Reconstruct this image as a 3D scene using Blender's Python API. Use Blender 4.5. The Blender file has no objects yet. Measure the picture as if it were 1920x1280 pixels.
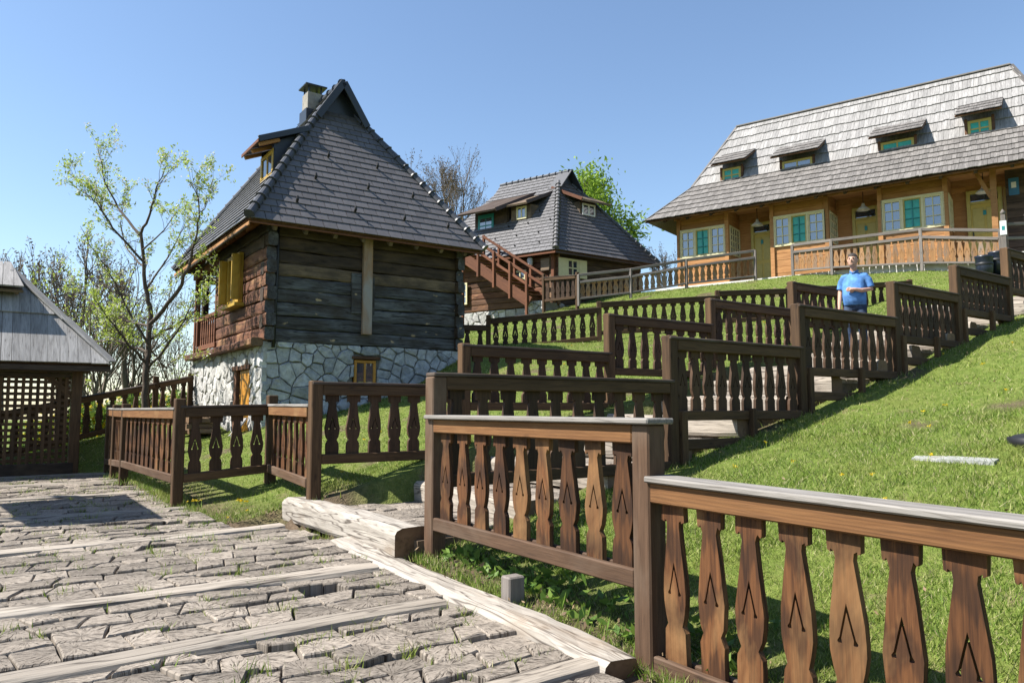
import bpy, bmesh, math, random
import numpy as np
from mathutils import Vector, Matrix
from mathutils.geometry import tessellate_polygon
R = math.radians
rnd = random.Random(7)
npr = np.random.RandomState(11)
scene = bpy.context.scene
col = scene.collection

# ---------------------------------------------------------------- camera, sky, sun, exposure
FOC = 1400.0
TH = math.atan(125 / FOC)
cd = bpy.data.cameras.new('camera'); cam = bpy.data.objects.new('camera', cd); col.objects.link(cam)
cd.sensor_width = 36; cd.lens = FOC / 1920 * 36; cd.clip_start = 0.05; cd.clip_end = 6000
cam.location = (0, 0, 0); cam.rotation_euler = (math.pi / 2 + TH, 0, 0)
scene.camera = cam
SUN_EL, SUN_AZ = R(49.5), math.atan2(-.985, -.17)      # azimuth measured from +Y towards +X
S = Vector((math.sin(SUN_AZ) * math.cos(SUN_EL), math.cos(SUN_AZ) * math.cos(SUN_EL), math.sin(SUN_EL)))
w = bpy.data.worlds.new('World'); scene.world = w; w.use_nodes = True
nt = w.node_tree; nt.nodes.clear()
sky = nt.nodes.new('ShaderNodeTexSky'); sky.sky_type = 'NISHITA'; sky.sun_disc = False
sky.sun_elevation = SUN_EL; sky.sun_rotation = SUN_AZ % (2 * math.pi)
sky.air_density = 1.15; sky.dust_density = 0.5; sky.ozone_density = 2.8; sky.altitude = 300
bg = nt.nodes.new('ShaderNodeBackground'); bg.inputs[1].default_value = 0.084
wo = nt.nodes.new('ShaderNodeOutputWorld')
nt.links.new(sky.outputs[0], bg.inputs[0]); nt.links.new(bg.outputs[0], wo.inputs[0])
sd = bpy.data.lights.new('sun', 'SUN'); sd.energy = 5.0; sd.angle = R(0.53); sd.color = (1.0, 0.955, 0.88)
so = bpy.data.objects.new('sun', sd); col.objects.link(so); so.rotation_euler = (-S).to_track_quat('-Z', 'Y').to_euler()
so.location = (0, 0, 40)
scene.view_settings.view_transform = 'Standard'; scene.view_settings.look = 'None'
scene.view_settings.exposure = 1.26; scene.view_settings.gamma = 1.0
scene.view_settings.use_curve_mapping = False

# ---------------------------------------------------------------- materials
MATS = {}
ALB = .68            # tones below were picked for a brighter key; this brings them to real base colours
class G:
    def __init__(s, name):
        m = bpy.data.materials.new(name); m.use_nodes = True; s.m = m; s.t = m.node_tree; s.t.nodes.clear()
        s.out = s.n('ShaderNodeOutputMaterial'); s.b = s.n('ShaderNodeBsdfPrincipled')
        s.l(s.b.outputs[0], s.out.inputs[0]); MATS[name] = m
    def n(s, k, **kw):
        x = s.t.nodes.new(k)
        for a, v in kw.items(): setattr(x, a, v)
        return x
    def l(s, a, b): s.t.links.new(a, b)
    def noise(s, vec, scale, detail=4, rough=.55, dist=0):
        x = s.n('ShaderNodeTexNoise'); x.inputs['Scale'].default_value = scale; x.inputs['Detail'].default_value = detail
        x.inputs['Roughness'].default_value = rough; x.inputs['Distortion'].default_value = dist
        if vec is not None: s.l(vec, x.inputs['Vector'])
        return x.outputs['Fac']
    def ramp(s, fac, stops):
        x = s.n('ShaderNodeValToRGB'); e = x.color_ramp.elements
        while len(e) < len(stops): e.new(.5)
        for i, (p, c) in enumerate(stops):
            e[i].position = p; e[i].color = (c[0], c[1], c[2], 1) if len(c) > 2 else (c[0], c[0], c[0], 1)
        s.l(fac, x.inputs[0]); return x.outputs[0]
    def mix(s, f, a, b, blend='MIX'):
        x = s.n('ShaderNodeMix', data_type='RGBA', blend_type=blend)
        for v, i in ((f, 0), (a, 6), (b, 7)):
            if hasattr(v, 'is_output') or isinstance(v, bpy.types.NodeSocket): s.l(v, x.inputs[i])
            elif i == 0: x.inputs[0].default_value = v
            else: x.inputs[i].default_value = (v[0], v[1], v[2], 1)
        return x.outputs[2]
    def math(s, op, a, b=0.0, c=None):
        x = s.n('ShaderNodeMath', operation=op)
        for v, i in ((a, 0), (b, 1), (c, 2)):
            if v is None: continue
            if isinstance(v, bpy.types.NodeSocket): s.l(v, x.inputs[i])
            else: x.inputs[i].default_value = v
        return x.outputs[0]
    def obj(s): return s.n('ShaderNodeTexCoord').outputs['Object']
    def mapping(s, vec, scale, off=None):
        x = s.n('ShaderNodeMapping'); x.inputs['Scale'].default_value = scale; s.l(vec, x.inputs['Vector'])
        if off is not None: s.l(off, x.inputs['Location'])
        return x.outputs[0]
    def rand(s):
        o = s.n('ShaderNodeObjectInfo').outputs['Random']; a = s.n('ShaderNodeAttribute', attribute_name='rnd').outputs['Fac']
        return s.math('FRACT', s.math('ADD', o, a))
    def value(s, c, v):
        x = s.n('ShaderNodeHueSaturation'); s.l(c, x.inputs['Color'])
        if isinstance(v, bpy.types.NodeSocket): s.l(v, x.inputs['Value'])
        else: x.inputs['Value'].default_value = v
        return x.outputs[0]
    def bump(s, h, strength=.4, dist=.01):
        x = s.n('ShaderNodeBump'); x.inputs['Strength'].default_value = strength; x.inputs['Distance'].default_value = dist
        s.l(h, x.inputs['Height']); s.l(x.outputs[0], s.b.inputs['Normal'])
    def fin(s, c, rough=.8, spec=.3):
        if isinstance(c, bpy.types.NodeSocket): s.c = s.value(c, ALB); s.l(s.c, s.b.inputs['Base Color'])
        else: s.b.inputs['Base Color'].default_value = (c[0] * ALB, c[1] * ALB, c[2] * ALB, 1)
        s.b.inputs['Roughness'].default_value = rough
        s.b.inputs['Specular IOR Level'].default_value = spec
        return s.m

def wood(name, c1, c2, dark, axis='x', weather=None, wamt=.5, stretch=20, var=(.75, 1.25), rough=.75, knots=True, bump=.5, cracks=.25, chips=None, rings=0., splits=0.):
    g = G(name); o = g.obj(); r = g.rand()
    off = g.n('ShaderNodeCombineXYZ'); r37 = g.math('MULTIPLY', r, 37.0)
    for i in range(3): g.l(r37, off.inputs[i])
    a, b = 1.6, float(stretch)
    sc = (a, b, b) if axis == 'x' else (b, b, a)
    v = g.mapping(o, sc, off.outputs[0])
    n1 = g.noise(v, 1.0, 5, .6, .8)
    sc2 = (a * 2.2, b * 3.5, b * 3.5) if axis == 'x' else (b * 3.5, b * 3.5, a * 2.2)
    v2 = g.mapping(o, sc2, off.outputs[0])
    n2 = g.noise(v2, 1.0, 3, .6, .3)
    c = g.ramp(n1, [(.3, c1), (.7, c2)])
    c = g.mix(g.math('MULTIPLY', g.ramp(n2, [(.52, (0,)), (.72, (1,))]), .55), c, dark)
    if cracks:
        c = g.mix(g.math('MULTIPLY', g.ramp(n1, [(.0, (1,)), (.36, (0,))]), cracks * 2), c, dark)
    if splits:
        vs_ = g.mapping(o, (.55, 7, 7) if axis == 'x' else (7, 7, .55), off.outputs[0]); n4 = g.noise(vs_, 1.0, 3, .5, .5)
        c = g.mix(g.math('MULTIPLY', g.ramp(n4, [(.478, (0,)), (.5, (1,)), (.522, (0,))]), splits), c, dark)
    if rings:
        vr = g.mapping(o, (9, 5, .55) if axis == 'z' else (.55, 9, 9), off.outputs[0]); wv = g.n('ShaderNodeTexWave', wave_type='RINGS'); g.l(vr, wv.inputs['Vector'])
        wv.inputs['Scale'].default_value = 2.6; wv.inputs['Distortion'].default_value = 3.5; wv.inputs['Detail'].default_value = 2; wv.inputs['Detail Scale'].default_value = 1.2
        c = g.mix(g.math('MULTIPLY', g.ramp(wv.outputs['Fac'], [(.35, (0,)), (.8, (1,))]), rings), c, dark)
    if knots:
        vk = g.mapping(o, (3.0, 9, 9) if axis == 'x' else (9, 9, 3.0), off.outputs[0])
        vo = g.n('ShaderNodeTexVoronoi'); vo.inputs['Scale'].default_value = .9; g.l(vk, vo.inputs['Vector'])
        k = g.ramp(vo.outputs['Distance'], [(.05, (1,)), (.14, (0,))])
        c = g.mix(g.math('MULTIPLY', k, .6), c, dark)
    if weather:
        vw = g.mapping(o, (1.1, 2.5, 2.5) if axis == 'x' else (2.5, 2.5, 1.1), off.outputs[0])
        nw = g.noise(vw, 1.0, 5, .6, .4)
        c = g.mix(g.ramp(nw, [(.62 - wamt * .5, (0,)), (.85 - wamt * .4, (.9,))]), c, weather)
    if chips:
        nz = g.n('ShaderNodeTexNoise'); nz.inputs['Scale'].default_value = 9; nz.inputs['Detail'].default_value = 3; g.l(o, nz.inputs['Vector'])
        vm = g.n('ShaderNodeVectorMath', operation='MULTIPLY_ADD'); g.l(nz.outputs['Color'], vm.inputs[0]); vm.inputs[1].default_value = (.16, .1, .1); g.l(o, vm.inputs[2])
        vc = g.mapping(vm.outputs[0], (3.1, 5.5, 5.5), off.outputs[0]); vo2 = g.n('ShaderNodeTexVoronoi'); vo2.inputs['Scale'].default_value = 1.0; g.l(vc, vo2.inputs['Vector'])
        sp = g.n('ShaderNodeSeparateXYZ'); g.l(vo2.outputs['Color'], sp.inputs[0])
        k2 = g.math('MULTIPLY', g.ramp(vo2.outputs['Distance'], [(.10, (1,)), (.2, (0,))]), g.ramp(sp.outputs[0], [(.58, (0,)), (.62, (1,))])); c = g.mix(g.math('MULTIPLY', k2, .85), c, chips)
    c = g.value(c, g.math('MULTIPLY_ADD', r, var[1] - var[0], var[0]))
    g.bump(g.math('ADD', n1, g.math('MULTIPLY', n2, .5)), bump, .006)
    return g.fin(c, rough, .25)

DK = (.02, .011, .007)
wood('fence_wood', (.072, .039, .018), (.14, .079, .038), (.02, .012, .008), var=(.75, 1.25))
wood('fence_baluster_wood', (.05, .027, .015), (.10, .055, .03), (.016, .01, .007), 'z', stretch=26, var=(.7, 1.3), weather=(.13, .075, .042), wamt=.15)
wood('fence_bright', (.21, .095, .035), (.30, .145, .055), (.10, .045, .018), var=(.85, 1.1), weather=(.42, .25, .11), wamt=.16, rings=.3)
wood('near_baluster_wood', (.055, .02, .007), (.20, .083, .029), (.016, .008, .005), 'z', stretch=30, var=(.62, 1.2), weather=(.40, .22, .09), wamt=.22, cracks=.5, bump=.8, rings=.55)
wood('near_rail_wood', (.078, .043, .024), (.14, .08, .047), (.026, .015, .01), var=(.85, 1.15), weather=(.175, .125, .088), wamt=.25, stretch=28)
wood('cap_wood', (.24, .22, .20), (.36, .335, .305), (.08, .066, .056), var=(.85, 1.1), splits=.5, bump=.9)
wood('cap_dark', (.055, .036, .026), (.10, .068, .05), (.02, .013, .01), var=(.8, 1.2), weather=(.15, .125, .105), wamt=.25)
wood('redwood', (.135, .05, .025), (.23, .09, .042), (.05, .02, .012), var=(.8, 1.2))
wood('sleeper_wood', (.32, .275, .225), (.49, .43, .36), (.06, .047, .037), stretch=18, var=(.8, 1.15), cracks=1.0, bump=1.2, splits=.85)
wood('sleeper_pale', (.36, .32, .275), (.54, .49, .425), (.07, .052, .04), stretch=12, var=(.95, 1.05), cracks=1.0, bump=1.3, weather=(.30, .22, .15), wamt=.12, splits=.9)
wood('log_dark', (.032, .021, .015), (.098, .067, .048), (.008, .006, .006), stretch=11, var=(.7, 1.3), weather=(.15, .10, .06), wamt=.22, cracks=.9, bump=1.0)
wood('log_grey', (.062, .064, .070), (.185, .192, .206), (.010, .009, .009), stretch=11, var=(.8, 1.2), weather=(.045, .034, .028), wamt=.5, cracks=.9, bump=1.0, splits=.9, chips=(.50, .37, .22))
wood('log_tan', (.17, .12, .078), (.33, .235, .15), (.04, .028, .02), stretch=11, var=(.85, 1.1), weather=(.06, .045, .035), wamt=.5, cracks=.9, bump=1.0)
wood('log_red', (.11, .045, .025), (.23, .10, .053), (.025, .011, .008), splits=.8, stretch=8, var=(.75, 1.2), weather=(.48, .27, .13), wamt=.18, cracks=.7, bump=1.0)
wood('log_brown', (.085, .04, .022), (.19, .095, .05), (.025, .013, .009), stretch=9, var=(.75, 1.2), weather=(.36, .17, .07), wamt=.15, bump=.8)
wood('post_pale', (.34, .19, .10), (.46, .28, .16), (.2, .10, .05), var=(.95, 1.05), weather=(.40, .38, .37), wamt=.45)
wood('pine_orange', (.40, .19, .07), (.55, .28, .11), (.20, .085, .03), stretch=10, var=(.8, 1.12))
wood('pine_baluster', (.30, .155, .065), (.50, .265, .105), (.06, .03, .02), 'z', stretch=16, var=(.7, 1.2), weather=(.26, .22, .19), wamt=.35)
wood('weathered_rail', (.18, .155, .138), (.28, .247, .222), (.07, .056, .048), var=(.8, 1.15))
wood('shingle_light', (.27, .26, .252), (.47, .455, .445), (.06, .054, .05), stretch=24, var=(.8, 1.1), cracks=1.0, knots=False, bump=.8)
wood('shingle_grey', (.16, .146, .136), (.28, .262, .248), (.045, .04, .036), stretch=24, var=(.76, 1.16), cracks=.6, knots=False, bump=.8)
wood('board_grey', (.27, .258, .25), (.46, .445, .435), (.085, .075, .07), stretch=13, var=(.78, 1.15), cracks=.8, bump=.8)
wood('log_end', (.17, .10, .055), (.29, .185, .11), (.05, .03, .018), stretch=5, var=(.7, 1.2), cracks=.6)
wood('firewood_bark', (.2, .13, .08), (.34, .24, .15), (.07, .05, .03), stretch=8, var=(.7, 1.2))

def endgrain(name, c1, c2, dark):
    g = G(name); uv = g.n('ShaderNodeTexCoord').outputs['UV']; r = g.rand(); o = g.obj()
    sep = g.n('ShaderNodeSeparateXYZ'); g.l(uv, sep.inputs[0])
    cx = g.math('MULTIPLY_ADD', g.math('FRACT', g.math('MULTIPLY', r, 7.3)), .22, -.11); cy = g.math('MULTIPLY_ADD', g.math('FRACT', g.math('MULTIPLY', r, 13.7)), .22, -.11)
    x = g.math('SUBTRACT', sep.outputs[0], cx); y = g.math('SUBTRACT', sep.outputs[1], cy)
    ang = g.math('ARCTAN2', y, x); rad = g.math('SQRT', g.math('ADD', g.math('MULTIPLY', x, x), g.math('MULTIPLY', y, y)))
    cv = g.n('ShaderNodeCombineXYZ'); g.l(g.math('MULTIPLY', ang, 7.0), cv.inputs[0]); g.l(g.math('MULTIPLY', rad, 9.0), cv.inputs[1]); g.l(g.math('MULTIPLY', r, 50.), cv.inputs[2])
    crack = g.noise(cv.outputs[0], 1.6, 4, .65)
    base = g.noise(uv, 26, 5, .65)
    c = g.ramp(base, [(.3, c1), (.72, c2)])
    c = g.mix(g.ramp(crack, [(.345, (.95,)), (.425, (0,))]), c, dark)
    fine = g.noise(uv, 120, 2, .6)
    c = g.mix(g.math('MULTIPLY', g.ramp(fine, [(.55, (0,)), (.75, (1,))]), .3), c, dark)
    big = g.noise(o, .9, 3)
    c = g.value(c, g.math('MULTIPLY', g.math('MULTIPLY_ADD', r, .55, .72), g.math('MULTIPLY_ADD', big, .5, .76)))
    g.bump(g.math('ADD', g.ramp(crack, [(.33, (0,)), (.47, (1,))]), g.math('MULTIPLY', base, .4)), .8, .011)
    return g.fin(c, .9, .15)
endgrain('paving_wood', (.225, .19, .155), (.405, .352, .295), (.05, .037, .028))

def stone(name, c1, c2, c3, scale=9, bump=.8):
    g = G(name); o = g.obj(); r = g.rand()
    off = g.n('ShaderNodeCombineXYZ'); r37 = g.math('MULTIPLY', r, 21.0)
    for i in range(3): g.l(r37, off.inputs[i])
    v = g.mapping(o, (1, 1, 1), off.outputs[0])
    n = g.noise(v, scale, 7, .68, .4); n2 = g.noise(v, scale * .35, 3)
    c = g.ramp(n, [(.3, c1), (.55, c2), (.75, c3)])
    c = g.mix(g.math('MULTIPLY', g.ramp(n2, [(.5, (0,)), (.7, (1,))]), .4), c, (.42, .37, .3))
    c = g.value(c, g.math('MULTIPLY_ADD', r, .45, .75))
    g.bump(n, bump, .03); return g.fin(c, .9, .2)
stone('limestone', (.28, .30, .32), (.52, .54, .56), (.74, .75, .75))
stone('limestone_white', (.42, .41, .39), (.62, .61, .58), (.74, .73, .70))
stone('mortar', (.24, .235, .225), (.33, .32, .31), (.42, .41, .40), 30)
stone('concrete', (.22, .205, .18), (.31, .29, .26), (.38, .36, .33), 12, .3)
stone('white_plaster', (.62, .61, .58), (.72, .71, .69), (.78, .77, .75), 5, .2)
stone('slab_stone', (.30, .31, .28), (.40, .41, .385), (.48, .49, .46), 14)

def plain(name, c, rough=.6, var=.12, spec=.4, scale=6, metal=0):
    g = G(name); o = g.obj(); n = g.noise(o, scale, 5, .6)
    cc = g.ramp(n, [(.3, tuple(x * (1 - var) for x in c)), (.7, tuple(min(1, x * (1 + var)) for x in c))])
    g.b.inputs['Metallic'].default_value = metal
    g.bump(n, .12, .004); return g.fin(cc, rough, spec)
def tile_mat(name, c, rough=.55):
    g = G(name); o = g.obj(); r = g.rand(); n = g.noise(o, 14, 5, .6)
    cc = g.ramp(n, [(.3, tuple(x * .85 for x in c)), (.7, tuple(x * 1.15 for x in c))])
    cc = g.value(cc, g.math('MULTIPLY_ADD', r, .28, .86)); g.bump(n, .2, .004); return g.fin(cc, rough, .4)
tile_mat('roof_tile', (.138, .129, .134)); tile_mat('roof_tile_light', (.14, .136, .142), .5); tile_mat('ridge_tile', (.062, .066, .078), .45)
plain('dark_metal', (.022, .027, .04), .4, .1, .5); plain('brown_metal', (.06, .035, .028), .5)
plain('yellow_paint', (.50, .31, .035), .5, .15); plain('orange_paint', (.60, .27, .03), .5, .12); plain('cream_paint', (.78, .70, .42), .5, .08)
plain('ochre_paint', (.58, .43, .085), .5, .1); plain('olive_paint', (.52, .42, .11), .5, .1); plain('teal_paint', (.015, .26, .27), .5); plain('white_paint', (.75, .74, .7), .5)
plain('lamp_enamel', (.62, .60, .55), .35); plain('bin_plastic', (.012, .018, .035), .35, .2, .5)
plain('sign_white', (.78, .8, .78), .5); plain('sign_blue', (.03, .16, .32), .5); plain('black_iron', (.015, .015, .017), .5)
plain('shirt_blue', (.11, .27, .60), .85, .4, .2, 7); plain('jeans_blue', (.05, .075, .13), .9, .45, .2, 16); plain('skin', (.62, .36, .26), .55, .06, .4, 12)
plain('beard_grey', (.30, .22, .18), .8, .2, .3, 60); plain('hair_dark', (.05, .042, .038), .8, .3, .3, 60); plain('shoe_brown', (.05, .035, .028), .6); plain('curtain_white', (.7, .7, .72), .9)
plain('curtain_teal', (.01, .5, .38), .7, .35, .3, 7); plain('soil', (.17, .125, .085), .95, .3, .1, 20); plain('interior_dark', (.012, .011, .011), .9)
plain('bark', (.12, .095, .075), .95, .35, .2, 25); plain('bark_grey', (.18, .148, .12), .95, .3, .2, 25); plain('teal_glass', (.005, .42, .32), .2, .25, .5, 4)
def glass(name, c, rough):
    g = G(name); g.b.inputs['IOR'].default_value = 2.1; g.fin(c, rough, .8)
glass('glass', (.05, .07, .10), .03)
def leaf(name, c1, c2, trans=.35):
    g = G(name); r = g.rand()
    c = g.ramp(r, [(0., c1), (1., c2)])
    g.fin(c, .55, .3)
    t = g.n('ShaderNodeBsdfTranslucent'); g.l(g.c, t.inputs[0]); m = g.n('ShaderNodeMixShader'); m.inputs[0].default_value = trans
    g.l(g.b.outputs[0], m.inputs[1]); g.l(t.outputs[0], m.inputs[2]); g.l(m.outputs[0], g.out.inputs[0])
leaf('leaf_apple', (.32, .46, .05), (.62, .72, .14), .5); leaf('leaf_tree', (.13, .25, .02), (.36, .52, .05), .4)
leaf('leaf_bush', (.08, .17, .03), (.25, .38, .06)); leaf('petal_yellow', (.75, .52, .01), (.85, .68, .03)); leaf('petal_white', (.75, .72, .68), (.85, .82, .8))
leaf('bud_brown', (.12, .085, .05), (.2, .15, .08)); leaf('leaf_litter', (.2, .13, .07), (.38, .27, .16), .1)
def grass_mat():
    g = G('grass_blade'); r = g.n('ShaderNodeAttribute', attribute_name='rnd').outputs['Fac']; o = g.obj()
    c = g.ramp(r, [(0., (.085, .165, .018)), (.33, (.19, .305, .036)), (.62, (.30, .415, .07)), (.82, (.44, .475, .15)), (1., (.62, .54, .33))])
    n = g.noise(o, .8, 4, .6)
    c = g.mix(g.ramp(n, [(.48, (0,)), (.74, (.6,))]), c, (.42, .43, .11))
    g.fin(c, .6, .25)
    t = g.n('ShaderNodeBsdfTranslucent'); g.l(g.c, t.inputs[0]); m = g.n('ShaderNodeMixShader'); m.inputs[0].default_value = .35
    g.l(g.b.outputs[0], m.inputs[1]); g.l(t.outputs[0], m.inputs[2]); g.l(m.outputs[0], g.out.inputs[0])
grass_mat()
def ground_mat():
    g = G('ground_turf'); o = g.obj()
    n = g.noise(o, 9, 8, .7); n2 = g.noise(o, .7, 5, .6); n3 = g.noise(o, 38, 3, .6); n4 = g.noise(o, 2.3, 5, .65)
    c = g.ramp(n, [(.25, (.08, .12, .02)), (.5, (.15, .21, .04)), (.72, (.27, .29, .09))])
    c = g.mix(g.ramp(n2, [(.42, (0,)), (.7, (.45,))]), c, (.20, .21, .06))
    c = g.mix(g.ramp(n4, [(.60, (0,)), (.70, (.8,))]), c, (.25, .185, .115))
    a = g.n('ShaderNodeAttribute', attribute_name='soil').outputs['Fac']
    soil = g.ramp(n, [(.3, (.075, .054, .036)), (.7, (.21, .155, .105))])
    c = g.mix(a, c, soil)
    c = g.value(c, g.math('MULTIPLY_ADD', n3, .6, .7))
    g.bump(g.math('ADD', n, n3), .9, .03); g.fin(c, .95, .1)
ground_mat()

# ---------------------------------------------------------------- helpers
def tag(o, label=None, cat=None, group=None, kind=None):
    if label: o['label'] = label
    if cat: o['category'] = cat
    if group: o['group'] = group
    if kind: o['kind'] = kind
    return o
W = {}
def link(o, parent, M):
    col.objects.link(o)
    if parent is not None:
        o.parent = parent; o.matrix_parent_inverse = W[parent.name].inverted()
    o.matrix_basis = M; W[o.name] = M.copy()
    return o
def thing(name, label, cat, loc=(0, 0, 0), group=None, kind=None):
    o = bpy.data.objects.new(name, None); o.empty_display_size = .2
    link(o, None, Matrix.Translation(Vector(loc))); return tag(o, label, cat, group, kind)
I4 = Matrix.Identity(4)
def mesh(name, vs, fs, mat, smooth=False):
    me = bpy.data.meshes.new(name); me.from_pydata([tuple(v) for v in vs], [], fs)
    me.materials.append(MATS[mat])
    if smooth: me.polygons.foreach_set('use_smooth', [True] * len(me.polygons))
    me.update(); return me
def obj(name, me, parent=None, M=I4):
    return link(bpy.data.objects.new(name, me), parent, M)
def mk(name, vs, fs, mat, parent=None, M=I4, smooth=False): return obj(name, mesh(name, vs, fs, mat, smooth), parent, M)
def frame(o, x, z):
    x = Vector(x).normalized(); z = Vector(z); z = (z - x * z.dot(x)).normalized(); y = z.cross(x)
    M = Matrix((x, y, z)).transposed().to_4x4(); M.translation = Vector(o); return M
_cb = {}
def cbox(lx, ly, lz, mat, ch=.008):
    k = (round(lx, 3), round(ly, 3), round(lz, 3), mat, ch)
    if k in _cb: return _cb[k]
    bm = bmesh.new(); bmesh.ops.create_cube(bm, size=1.0)
    for v in bm.verts: v.co = (v.co.x * lx, v.co.y * ly, v.co.z * lz)
    if ch: bmesh.ops.bevel(bm, geom=bm.edges[:], offset=min(ch, lx * .3, ly * .3, lz * .3), segments=1, affect='EDGES')
    me = bpy.data.meshes.new('box'); bm.to_mesh(me); bm.free(); me.materials.append(MATS[mat]); _cb[k] = me; return me
def beam(name, p0, p1, wy, hz, mat, parent=None, up=(0, 0, 1), ch=.008):
    p0 = Vector(p0); p1 = Vector(p1); d = p1 - p0
    if abs(d.normalized().dot(Vector(up).normalized())) > .98: up = (1, 0, 0) if up != (1, 0, 0) else (0, 1, 0)
    return obj(name, cbox(d.length, wy, hz, mat, ch), parent, frame((p0 + p1) / 2, d, up))
def post(name, xy, z0, z1, s, mat, parent, dirx, ch=.01, s2=None):
    M = frame(((xy[0]), xy[1], (z0 + z1) / 2), (0, 0, 1), dirx)      # local X vertical, local Z along dirx
    return obj(name, cbox(z1 - z0, s2 or s, s, mat, ch), parent, M)
def logmesh(L, wy, hz, mat, seed, jit=.012, nseg=None, rnd_=.28, ends=.0, endmat='log_end'):
    r = random.Random(seed); n = nseg or max(3, int(L / .35)); vs = []; fs = []
    k = 12
    prof = []
    for i in range(k):
        a = 2 * math.pi * (i + .5) / k; c, s_ = math.cos(a), math.sin(a); e = 2 / (2 + 4 * (1 - rnd_))
        prof.append((math.copysign(abs(c) ** e, c) * wy / 2, math.copysign(abs(s_) ** e, s_) * hz / 2))
    ph = [r.uniform(0, 6.3) for _ in range(4)]
    for i in range(n + 1):
        x = -L / 2 + L * i / n
        for (y, z) in prof:
            vs.append((x + (r.uniform(-ends, ends) if i in (0, n) else 0), y + jit * (math.sin(3.1 * x + ph[0]) + r.uniform(-1, 1)) * .7, z + jit * (math.sin(2.3 * x + ph[1]) + r.uniform(-1, 1)) * .7))
    for i in range(n):
        for j in range(k): fs.append((i * k + j, i * k + (j + 1) % k, (i + 1) * k + (j + 1) % k, (i + 1) * k + j))
    fs.append(tuple(range(k))[::-1]); fs.append(tuple(range(n * k, n * k + k)))
    me = mesh('log', vs, fs, mat); me.materials.append(MATS[endmat])
    for i in (-1, -2): me.polygons[len(me.polygons) + i].material_index = 1
    return me
def log(name, p0, p1, wy, hz, mat, parent=None, seed=0, **kw):
    p0 = Vector(p0); p1 = Vector(p1)
    return obj(name, logmesh((p1 - p0).length, wy, hz, mat, seed, **kw), parent, frame((p0 + p1) / 2, p1 - p0, (0, 0, 1)))
def clip(poly, n, c):           # keep n.p <= c
    out = []
    for i in range(len(poly)):
        a = poly[i]; b = poly[(i + 1) % len(poly)]
        da = n[0] * a[0] + n[1] * a[1] - c; db = n[0] * b[0] + n[1] * b[1] - c
        if da <= 0: out.append(a)
        if (da < 0 < db) or (db < 0 < da):
            t = da / (da - db); out.append((a[0] + (b[0] - a[0]) * t, a[1] + (b[1] - a[1]) * t))
    return out
def clip_convex(poly, conv):    # conv counter-clockwise
    for i in range(len(conv)):
        a = conv[i]; b = conv[(i + 1) % len(conv)]; ex, ey = b[0] - a[0], b[1] - a[1]
        n = (ey, -ex); poly = clip(poly, n, n[0] * a[0] + n[1] * a[1])
        if len(poly) < 3: return []
    return poly
def area(p): return abs(sum(p[i][0] * p[(i + 1) % len(p)][1] - p[(i + 1) % len(p)][0] * p[i][1] for i in range(len(p)))) / 2
def prism(poly, zb, zt):
    n = len(poly); vs = [(x, y, zb(x, y)) for x, y in poly] + [(x, y, zt(x, y)) for x, y in poly]
    fs = [tuple(range(n))[::-1], tuple(range(n, 2 * n))] + [(i, (i + 1) % n, n + (i + 1) % n, n + i) for i in range(n)]
    return vs, fs
def join(name, parts, mat, parent=None, M=I4, kind=None, smooth=False, uvs=None):
    vs = []; fs = []; rv = []; uv = []
    for q, (v, f) in enumerate(parts):
        k = len(vs); vs += v; fs += [tuple(i + k for i in t) for t in f]; x = rnd.random(); rv += [x] * len(f)
    me = mesh(name, vs, fs, mat, smooth)
    at = me.attributes.new('rnd', 'FLOAT', 'FACE'); at.data.foreach_set('value', rv)
    o = obj(name, me, parent, M)
    if kind: o['kind'] = kind
    return o
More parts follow.
